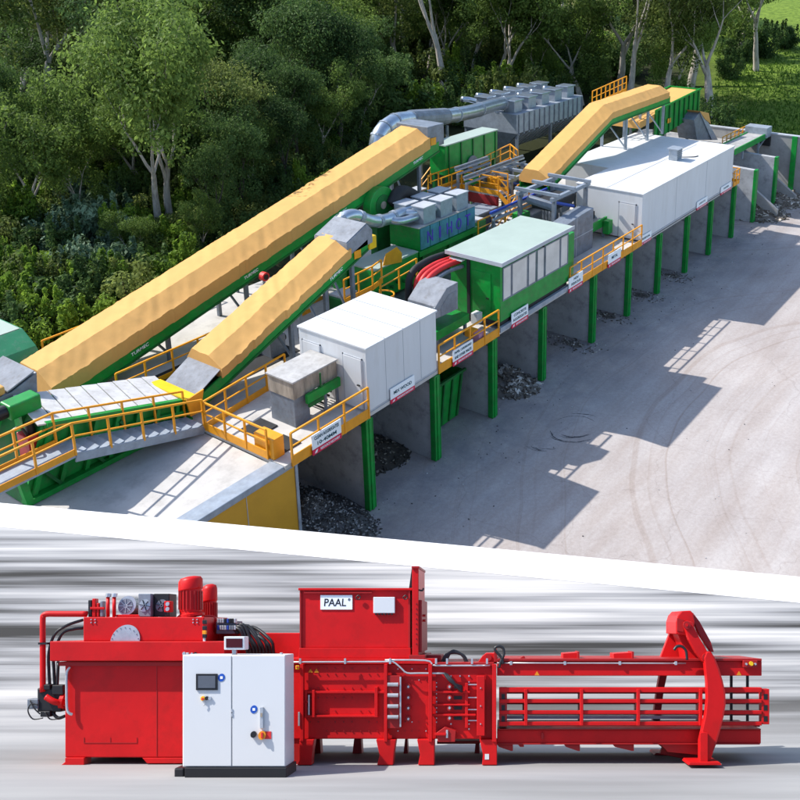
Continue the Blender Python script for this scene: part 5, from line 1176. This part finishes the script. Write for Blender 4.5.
def motor(px, y0, y1, w, d0):
    t_ = L(px, y1, d0); tp_ = L(px, y0, d0); h = tp_.z-t_.z; r = w/2*PXM
    up = (tp_-t_).normalized(); h = (tp_-t_).length; c = t_+Vector((0, r, 0))
    o = MB().tube([c, c+up*h*.06, c+up*h*.1, c+up*h*.16], [r*1.12, r*1.12, r*.9, r*.9], 24).build('motor', 'red', bl)
    MB().tube([c+up*h*.16, c+up*h*.66], [r*.93, r*.93], 24).build('motor_body', 'red', o, smooth=False)
    for k in range(20):
        a = 6.283*k/20; q = c+Vector((math.cos(a)*r*.96, math.sin(a)*r*.96, 0)); MB().bar(q+up*h*.18, q+up*h*.64, .012, .03).build('fin', 'dred', o)
    MB().tube([c+up*h*.66, c+up*h*.69, c+up*h*.9, c+up*h*.97, c+up*h], [r, r*1.02, r*1.0, r*.85, r*.4], 24).build('fan_cowl', 'red', o, smooth=True)
    return o
motor(187, 576, 617, 25, .25); motor(207.5, 584, 636, 16.5, .95)
o = MB().cyl(L(127, 605.5, .35), (0, 1, 0), 9.5*PXM, .5, 22).build('pump_motor', 'silver', bl)
dpart('fan_grille', 'steel', o, 125.5, 606, .338, 7.2*PXM, .01, 20); dpart('fan_hub', 'silver', o, 125.5, 606, .33, 2.2*PXM, .008, 12)
for k in range(8):
    a = 6.283*k/8; MB().bar(L(125.5, 606, .334), L(125.5+7*math.cos(a), 606+7*math.sin(a), .334), .008).build('grille_bar', 'silver', o)
rpart('pump_bracket', 'red', bl, 116, 614.5, 140, 617, .3, .6)
for k, px in enumerate((144.5, 160)):
    o = rpart('oil_cooler', 'steel' if k == 0 else 'black', bl, px-6.3, 593.6, px+6.3+k*3, 616.8, .3+.1*k, .35, .01); dpart('cooler_fan', 'silver' if k == 0 else 'steel', o, px+k*1.5, 605.5, .29+.1*k, 6*PXM, .01, 18)
    dpart('fan_hub', 'silver', o, px+k*1.5, 605.5, .275+.1*k, 1.8*PXM, .014, 10)
    for q in range(6):
        a = 6.283*q/6+.2; MB().bar(L(px+k*1.5, 605.5, .283+.1*k), L(px+k*1.5+5.6*math.cos(a), 605.5+5.6*math.sin(a), .283+.1*k), .03, .006).build('fan_blade', 'black', o)
for px in (108, 114.2):
    tpart('filler_pipe', 'red', bl, [(px, 617, .3), (px, 597, .3)], 1.9*PXM, 12, curve=False)
    MB().cyl(L(px, 597, .3), (0, 0, 1), 3*PXM, .05, 14).build('breather_cap', 'silver', bl)
for x0, x1, y0, m in ((88, 91.5, 600, 'black'), (92, 95.5, 598.5, 'red'), (96.5, 99, 603, 'red'), (100, 103, 601, 'steel')): rpart('filter_unit', m, bl, x0, y0, x1, 617, .3, .12, .01)
rpart('filter_bar', 'red', bl, 90, 607, 104, 609.5, .28, .06, .006); rpart('gauge_block', 'red', bl, 164, 601, 170.5, 612, .2, .14, .01)
for py in (604, 609): dpart('gauge', 'silver', bl, 167.3, py, .17, 2*PXM, .03, 14)
tpart('oil_pipe', 'red', bl, [(87, 614, .25), (60, 614, .25), (48, 614, .25), (43.6, 615.5, .25), (42.8, 620, .25), (42.8, 645, .25), (42.8, 692, .25)], 2.9*PXM, 14)
rpart('pipe_clamp', 'black', bl, 38, 642.5, 47, 644.5, .2, .1, 0)
o = rpart('pump_block', 'black', bl, 37, 688, 61, 712, .25, .45, .02)
for x0, y0, x1, y1, m in ((27, 699, 38, 709, 'steel'), (40, 684.5, 50, 690, 'black'), (52, 685, 63, 695, 'black'), (40, 711, 50, 717, 'black')): rpart('fitting', m, o, x0, y0, x1, y1, .22, .2, .012)
tpart('suction_pipe', 'red', o, [(66, 703, .3), (55, 702, .2), (46, 697, .2)], 2.8*PXM)
MB().cyl(L(61, 701, .3), (1, 0, 0), 7*PXM, 4*PXM, 18).build('flange', 'red', o)
for pts in ([(38, 705, .2), (31, 704, .2), (28, 711, .2), (33, 719, .2), (43, 718, .2)], [(45, 712, .2), (50, 719, .2), (58, 719, .2)], [(30, 700, .2), (34, 708, .18), (40, 714, .18)]): tpart('cable', 'hose', o, pts, .009, 6)
for pts in ([(50, 688, .3), (49, 672, .3), (49, 652, .3), (55, 634, .3), (68, 625, .3), (83, 620, .3)], [(55, 687, .35), (54, 670, .35), (54, 654, .35), (62, 634, .35), (74, 629, .35), (83, 628, .35)], [(57, 690, .3), (58, 668, .3), (58, 662, .35)], [(52, 712, .3), (58, 718, .3), (65, 716, .3)]): tpart('oil_hose', 'hose', bl, pts, .022)
o = rpart('signal_lamp', 'cab', bl, 203, 637, 205.2, 653, -.1, .03, .004)
for py, m in ((620, 'black'), (626, 'black'), (630.5, 'amber'), (634, 'black')): rpart('lens', m, o, 202.2, py, 206, py+4, -.12, .06, .006)
dpart('level_eye', 'silver', bl, 183.8, 653.6, -.14, 1.6*PXM, .02, 12); dpart('level_eye', 'silver', bl, 191.5, 654, -.14, 1.3*PXM, .02, 12); dpart('level_eye', 'black', bl, 195, 653.8, -.14, 1.6*PXM, .02, 12)
# valve block with hoses
o = rpart('valve_block', 'steel', bl, 216, 621, 236, 634, .5, .4, .015)
rv = random.Random(2)
for i in range(16): rpart('valve', rv.choice(('silver', 'bluep', 'black', 'steel', 'silver')), o, 217+i % 8*2.4, 618.5+i//8*7, 219+i % 8*2.4, 623+i//8*7, .42, .08, .006)
tpart('pipe_stub', 'red', bl, [(205, 617, .6), (213, 617, .6), (216, 622, .6), (214, 634, .6)], 1.5*PXM)
rpart('hose_manifold', 'red', bl, 213, 633, 300, 662, .75, .5, .01)
for i in range(9):
    x1 = 244+i*3.3
    tpart('oil_hose', 'hose', bl, [(232+i*.5, 627+i*.8, .48), (240+i*1.6, 630-3*(i % 3)+i*.4, .42+.02*i), (x1, 640+(i % 2)*3, .45), (x1+3, 650, .5), (x1+4, 662, .6)], .024, 8)
# press body
body = rpart('press_body', 'red', bl, 287, 664, 493, 739, .05, 1.5, .012)
rpart('top_plate', 'red', bl, 286, 658.6, 436, 664, .0, 1.6, .006); rpart('top_plate', 'dred', bl, 436, 662.5, 494, 666, .0, 1.6, .006)
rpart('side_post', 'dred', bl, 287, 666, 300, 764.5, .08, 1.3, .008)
def rib(x0, x1, y0, y1, d=-.06, m='red'): return rpart('rib', m, body, x0, y0, x1, y1, d, .11, .004)
for x0, x1 in ((300, 303.2), (384, 387.2), (428.4, 432), (492.2, 496.3)): rib(x0, x1, 664.2, 742, -.10)
for y0, y1, x0, x1 in ((691, 693.4, 303.2, 384), (715.2, 717.4, 303.2, 378), (691, 693.2, 432, 470), (704, 705.6, 432, 470), (714, 716, 432, 476)): rib(x0, x1, y0, y1, -.03)
for x0, x1, y0, y1 in ((304.5, 307, 690, 717.5), (312, 314.6, 690, 717.5), (374.5, 377.6, 687, 717.5), (303.2, 309, 701, 703)): rib(x0, x1, y0, y1, -.045)
rpart('latch_rod', 'silver', body, 308, 695, 309.6, 715, -.06, .02, .002)
def leg(pts): return ppart('leg', 'red', bl, pts, -.08, .2, .008)
leg([(297, 765.2), (311.5, 765.2), (311.5, 762), (312.2, 752), (314, 739.5), (299.5, 739.5), (299.5, 760)])
leg([(377, 765.2), (393, 765.2), (394, 752), (396, 739.5), (376, 739.5), (379.5, 755)])
leg([(418, 765.2), (434.3, 765.2), (434.3, 739.5), (417, 739.5), (420, 755)])
leg([(482, 765.2), (497, 765.2), (497, 739.5), (479.5, 739.5), (483, 755)])
rpart('bracket_plate', 'cab', bl, 484.8, 754, 489, 759.5, -.085, .004, 0)
for x0, x1 in ((311, 321), (352, 362), (403, 408), (474, 480)): ppart('leg', 'dred', bl, [(x0, 757), (x1, 757), (x1-1, 739), (x0+2, 739)], 1.25, .2)
rpart('skid_beam', 'dred', bl, 437, 741, 480, 744, .9, .3)
bk = rpart('pin_bracket', 'dred', body, 387.4, 675.5, 400.6, 728.5, -.08, .12, .006)
for py in (684.5, 695.2, 706.2, 717): 
    MB().cyl(L(387.6, py, -.11), (1, 0, 0), 1.7*PXM, 10.6*PXM, 12).build('pin', 'silver', bk)
rpart('pin_rod', 'silver', bk, 399.6, 677, 401.2, 727, -.1, .03, .003)
for py in (686.8, 697.6, 708.2, 719):
    b_ = dpart('bolt_boss', 'dred', body, 408.3, py, -.0, 2.6*PXM, .05, 14); dpart('bolt', 'silver', b_, 408.3, py, -.03, 1.1*PXM, .03, 8)
for py in (686.8, 697.8, 708, 718.2):
    b_ = dpart('ram_boss', 'dred', body, 449.5, py, -.02, 2.6*PXM, .07, 14); dpart('bolt', 'silver', b_, 449.5, py, -.05, 1.2*PXM, .03, 8)
    rpart('slot', 'black', body, 454, py-1.7, 462, py+1.7, .04, .01, 0)
    for k in range(3): dpart('bolt', 'silver', body, 436.5, py-4+k*4, .03, .6*PXM, .02, 6)
for py in (684, 697, 709, 720): rpart('tie_rod', 'silver', body, 467, py, 477, py+1.1, -.0, .02, 0)
rpart('needle_bar', 'red', body, 465, 683, 468, 728, -.02, .06, .004)
rpart('door_plate', 'red', body, 476.8, 675.8, 484.8, 736, -.13, .16, .008)
for k in range(3): dpart('bolt', 'silver', body, 480.6, 688+18*k, -.14, .7*PXM, .012, 6)
rb = random.Random(8)
for i in range(9):
    for py in (668.5, 674, 688, 698, 711, 722, 731):
        if rb.random() < .75: dpart('bolt', 'dred', body, 310+i*8.4, py, .035, .65*PXM, .016, 6)
for i in range(5):
    for py in (669, 680, 722, 731): dpart('bolt', 'silver' if rb.random() < .3 else 'dred', body, 398+i*7, py, .035, .6*PXM, .016, 6)
for px, py in ((451, 676), (460, 676), (469, 676), (451, 724), (469, 724), (451, 729), (469, 729), (469, 682)): dpart('bolt', 'silver', body, px, py, .03, .8*PXM, .02, 6)
o = ppart('wire_guide', 'dred', bl, [(436, 733), (445, 727), (456, 731), (455, 742), (438, 742)], -.1, .14); rpart('link', 'silver', o, 446, 730, 448, 738, -.12, .02, .003); rpart('lever', 'red', o, 434.5, 733, 446, 735.5, -.13, .03, .003)
rpart('limit_switch', 'yellow', bl, 295.5, 665.5, 299, 669.5, -.14, .03, .006); dpart('push_button', 'redh', bl, 297.2, 667, -.15, 1.1*PXM, .012, 10)
dpart('safety_sign', 'signblue', bl, 293.5, 718, .07, 2.6*PXM, .006, 16)
for px in (310.5, 316.5): ppart('warning_sign', 'amber', bl, [(px-2.3, 672.5), (px+2.3, 672.5), (px, 668.5)], .044, .004, 0)
o = rpart('side_latch', 'silver', body, 298, 712, 299.6, 726, -.12, .03, .003)
# conduit along the top
tpart('conduit', 'silver', bl, [(290, 662.2, -.06), (330, 662, -.06), (385, 661.8, -.06), (393, 661.8, -.06), (401, 668, -.06), (407, 673, -.06), (420, 673.2, -.06), (444, 673.4, -.06)], .012, 8, 3)
tpart('conduit', 'silver', bl, [(385, 660, -.05), (425, 660.4, -.05), (432, 664, -.05), (436, 665.6, -.05), (490, 665.6, -.05)], .012, 8, 3)
for px in (300, 345, 390, 436, 447, 472, 487): rpart('conduit_clip', 'silver', bl, px-1, 658.5, px+1, 664, -.08, .04, .002)
for i in range(4): tpart('oil_hose', 'hose', bl, [(444+i, 673+i*.5, -.05), (449+i, 680, -.1), (455+i, 684+i*1.3, -.1), (462, 687+i*1.5, -.05)], .018, 8)
for i in range(3): tpart('oil_hose', 'hose', bl, [(442+i*2, 662, .3), (446+i*2, 655-i, .3), (455, 652.5-i*.7, .3), (464-i*.5, 656, .3), (468-i, 664, .3)], .02, 8)
rpart('valve_cover', 'dred', bl, 425, 655, 441, 662, .3, .7)
# hopper
hp = rpart('hopper', 'red', bl, 299.6, 590, 410, 648, .15, 1.3, .01)
rpart('hopper_rim', 'red', hp, 298.2, 588, 412, 590.4, .1, 1.4, .006)
ppart('hopper_flange', 'red', hp, [(298.5, 658.4), (411, 658.4), (410.5, 648), (299, 648)], .10, 1.3, .008)
rpart('edge_strip', 'dred', hp, 299.6, 590.6, 301.2, 657, .12, .028, .003); rpart('edge_strip', 'dred', hp, 408.4, 590.6, 410.2, 648, .12, .028, .003)
sg = rpart('name_plate', 'signw', hp, 320.4, 595.2, 352.3, 609.5, .135, .012, 0)
c = L(335.2, 602.4, .1335); text('PAAL', c, (1, 0, 0), (0, 0, 1), 7.2*PXM, 'black', sg, width=23*PXM, ext=.001)
text('\u00ae', L(349.2, 599.6, .1335), (1, 0, 0), (0, 0, 1), 2.6*PXM, 'black', sg, ext=.001)
jb = rpart('junction_box', 'cab', hp, 373.3, 597, 394.8, 613.2, .09, .055, .008)
for k in range(6): rpart('cable_gland', 'black', jb, 375+k*3.2, 613.3, 376.6+k*3.2, 615, .10, .03, 0)
for px in (358, 405): tpart('cable_loop', 'hose', hp, [(px, 595, .1), (px+2.5, 597, .1), (px+.5, 599.5, .1), (px-2, 597.5, .1), (px+.5, 595, .1)], .008, 6)
rpart('tray', 'dred', hp, 304, 592, 372, 593.2, .11, .03, 0)
mst = rpart('hopper_column', 'red', bl, 412.2, 567, 418.6, 659, .05, 1.2, .008)
rpart('column_cap', 'dred', mst, 411.6, 566, 419.2, 568.4, .02, 1.26, .004); ppart('strut', 'black', mst, [(409, 588), (411.8, 588), (411.8, 568)], .3, .08, 0)
c2 = rpart('hopper_column', 'dred', bl, 418.8, 600, 421.8, 652, .1, 1.1, .006)
for k in range(9): dpart('bolt', 'black', c2, 416.5, 604+k*5, .035, .6*PXM, .016, 6)
for py in (615.5, 620.5): MB().cyl(L(421.8, py, .3), (1, 0, 0), 1.2*PXM, 4*PXM, 10).build('stub', 'red', c2)
tpart('hook', 'hose', mst, [(418.6, 590, .1), (422.5, 590.5, .1), (423.5, 588, .1)], .014, 6)
rpart('column_foot', 'dred', bl, 409, 655, 425, 659, .0, 1.3, .004)
# upper beam and channel
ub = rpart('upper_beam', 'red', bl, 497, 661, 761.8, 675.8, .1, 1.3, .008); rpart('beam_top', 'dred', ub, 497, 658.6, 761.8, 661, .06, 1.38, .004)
tpart('conduit', 'silver', ub, [(497, 663, .07), (600, 663.2, .07), (686, 663.4, .07)], .010, 8, 2)
for px in (511, 565, 620, 676): rpart('conduit_clip', 'silver', ub, px-1.2, 661.4, px+1.2, 665, .05, .04, .002)
for x0, x1 in ((563, 579.5), (613.5, 634)):
    ppart('beam_lug', 'red', ub, [(x0, 653.5), (x1-2, 652.5), (x1-2, 658.6), (x0, 658.6)], .3, .5); rpart('lug_plate', 'dred', ub, x1-2, 651.6, x1, 660, .2, .5, .003)
ppart('beam_lug', 'dred', ub, [(519, 658.6), (525, 658.6), (525, 656.5), (523, 656)], .2, .2)
ppart('warning_sign', 'amber', ub, [(534.5, 675.3), (539.5, 675.3), (537, 671)], .094, .004, 0); ppart('warning_sign', 'amber', ub, [(736.5, 675.3), (741.5, 675.3), (739, 671)], .094, .004, 0)
s_ = rpart('end_sensor', 'dred', ub, 743.5, 660.5, 757.5, 667.5, .0, .09, .006); dpart('sensor_knob', 'yellow', s_, 751.5, 663.6, -.03, 2*PXM, .03, 12); dpart('bolt', 'silver', s_, 746.5, 664, -.02, 1.1*PXM, .02, 8); dpart('bolt', 'silver', s_, 755.5, 664, -.02, 1.1*PXM, .02, 8)
ppart('hinge_block', 'red', bl, [(478, 662), (482, 656.5), (486, 653.2), (496, 653.2), (498, 659), (498, 664)], .2, .6)
dpart('hinge_pin', 'dred', bl, 488.5, 657.5, .17, 3.2*PXM, .03, 16)
rpart('hose_clamp', 'dred', bl, 494, 649, 497, 662, .1, .15, .004)
tpart('oil_hose', 'hose', bl, [(503, 664, .05), (501, 657, .05), (496, 651.5, .05), (495, 648, .05), (498.5, 646.2, .05), (503, 648, .05), (504, 654, .05), (501, 661, .05), (499, 668, .05)], .02, 8)
lb = rpart('lower_beam', 'red', bl, 497, 730, 761, 743.6, .1, 1.3, .008); rpart('beam_top', 'dred', lb, 497, 728.8, 761, 730, .06, 1.36, .003); rpart('beam_foot', 'dred', lb, 497, 743.4, 760, 744.6, .06, 1.36, .003)
for x0, x1 in ((497, 513), (518, 524), (564, 580), (613, 634)): ppart('beam_lug', 'dred', lb, [(x0, 744.6), (x1, 744.6), (x1, 751 if x1-x0 > 10 else 747), (x1-2, 751 if x1-x0 > 10 else 747), (x0+2, 747)], .1, .5)
cg = rpart('channel_cage', 'dred', bl, 499, 689, 507, 726.5, .0, .5, .006)
for y0, y1 in ((687.6, 692.4), (699.4, 703), (710.6, 714.2), (721.8, 725.6)):
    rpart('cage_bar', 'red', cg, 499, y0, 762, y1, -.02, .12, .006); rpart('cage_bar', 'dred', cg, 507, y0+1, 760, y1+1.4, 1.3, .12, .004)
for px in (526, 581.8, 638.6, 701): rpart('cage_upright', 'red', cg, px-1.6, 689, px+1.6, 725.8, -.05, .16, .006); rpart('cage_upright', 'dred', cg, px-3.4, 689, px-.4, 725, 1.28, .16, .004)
ppart('end_frame', 'red', cg, [(762, 689), (769.4, 689), (769.4, 724.4), (762, 724.4)], -.0, .18)
for py in (694, 705, 716): rpart('slot', 'black', cg, 501.5, py, 505, py+5.5, -.004, .003, 0); rpart('slot', 'black', cg, 763.8, py, 767.6, py+5.5, -.004, .003, 0)
rpart('cage_rail', 'silver', cg, 507, 726.4, 735, 728, .9, .1, 0)
rpart('channel_floor', 'silver', cg, 500, 716, 700, 719, 1.0, .3, 0)
dpart('bolt', 'dred', lb, 542.5, 736.5, .07, 1.5*PXM, .03, 10); rpart('hook', 'dred', lb, 541.4, 733, 543.4, 739, .06, .03, 0)
for px in (568, 622): rpart('post', 'black', bl, px+162.4-.0 if px == 568 else px+124.6, 675.8, px+162.4+2.4 if px == 568 else px+127, 730, .7, .05, .004)
# yoke
yk = ppart('yoke', 'red', bl, [(707, 652), (710.5, 651.5), (714.5, 657.5), (719, 669), (722.5, 681), (725, 692), (725.4, 704), (723.5, 716), (720, 730), (715.5, 745), (710, 762.5), (700, 762.5), (700, 741), (703, 728), (706, 714), (707.4, 700), (707, 682), (705.5, 668), (704.6, 658)], -.2, .16, .01)
ppart('yoke_rim', 'dred', yk, [(710.8, 651.5), (714.7, 657.5), (719.3, 669), (722.8, 681), (725.3, 692), (725.7, 704), (723.8, 716), (720.3, 730), (715.8, 745), (713.5, 751), (712, 751), (718.5, 730), (722, 716), (723.9, 704), (723.5, 692), (721, 681), (717.5, 669), (713, 657.5)], -.203, .34, 0)
ppart('yoke', 'dred', bl, [(671, 633), (676, 624), (684, 640), (678, 655), (668, 672), (664, 690), (660, 722), (655, 742), (650, 742), (653, 720), (657, 690), (661, 668), (666, 648)], 1.35, .16, .01)
ppart('yoke_gusset', 'red', yk, [(660, 658.6), (674, 622), (678, 618), (680, 632), (686, 640), (690, 652), (688, 658.6)], .9, .12)
ppart('yoke_head', 'red', yk, [(678, 615.4), (682, 611), (690.5, 610.5), (693, 613), (695, 622), (693, 636), (676, 634), (676, 622)], .0, .9, .012)
ppart('yoke_head_plate', 'dred', yk, [(677, 618), (684, 620), (684, 632), (677, 631)], -.02, .018, .003)
ppart('yoke_body', 'red', yk, [(677, 632), (694, 634), (704, 654), (704, 662), (686, 662), (684, 650)], .3, .5, .01)
ppart('yoke_arm', 'red', yk, [(684.5, 622), (688, 620.8), (692, 622), (697.5, 634), (705, 647), (709.5, 655), (710, 660), (706, 663.5), (702, 661), (696, 653), (689, 640), (684.5, 627)], -.12, .14, .01)
ppart('yoke_arm', 'dred', yk, [(693, 612.6), (700, 622), (711, 642), (714, 652), (711, 652), (699, 634), (694, 622)], .1, .14, .008)
for px, py in ((687, 625), (706, 657.5)): b_ = dpart('pivot_pin', 'dred', yk, px, py, -.17, 3.6*PXM, .05, 18); dpart('bolt', 'red', b_, px, py, -.18, 1.6*PXM, .012, 6)
tpart('oil_hose', 'hose', yk, [(674, 650, -.05), (677, 646.5, -.05), (682, 646.5, -.05), (686, 651, -.05), (687, 660, -.05)], .02, 8)
ppart('yoke_foot', 'red', yk, [(700, 762), (700, 733), (704, 732), (708, 733), (708, 762)], -.26, .055, .006)
ppart('foot_plate', 'red', bl, [(688.5, 765.2), (722, 765.2), (720, 762.4), (690, 762.4)], -.35, .5, .004)
ppart('foot_web', 'dred', yk, [(660, 754), (700, 762), (700, 744), (664, 744)], .5, .1, .006); ppart('foot_plate', 'dred', bl, [(654, 755), (690, 757), (690, 754.6), (656, 753)], 1.0, .5, .004)
ppart('cross_member', 'dred', yk, [(660, 744), (700, 744), (700, 755), (668, 752)], .12, .9, .006)

# ------------------------------------------------------------------ light
SUN_AZ, SUN_EL = R(104.0), R(44.3)               # direction towards the sun, measured from +x
sd = Vector((math.cos(SUN_EL)*math.cos(SUN_AZ), math.cos(SUN_EL)*math.sin(SUN_AZ), math.sin(SUN_EL)))
sun = bpy.data.lights.new('sun', 'SUN'); sun.energy = 4.0; sun.angle = R(.5); sun.color = (1, .96, .90)
so = bpy.data.objects.new('sun', sun); col.objects.link(so); so.rotation_euler = sd.to_track_quat('Z', 'Y').to_euler()
w = bpy.data.worlds.new('World'); scene.world = w; w.use_nodes = True; nt = w.node_tree
sky = nt.nodes.new('ShaderNodeTexSky'); sky.sky_type = 'NISHITA'; sky.sun_disc = False; sky.sun_elevation = SUN_EL; sky.sun_rotation = math.pi/2-SUN_AZ
nt.links.new(sky.outputs[0], nt.nodes['Background'].inputs[0]); nt.nodes['Background'].inputs[1].default_value = .17
vs = scene.view_settings; vs.view_transform = 'Standard'; vs.look = 'None'; vs.exposure = .74; vs.gamma = 1; vs.use_curve_mapping = False
scene.cycles.max_bounces = 8; scene.cycles.use_denoising = True
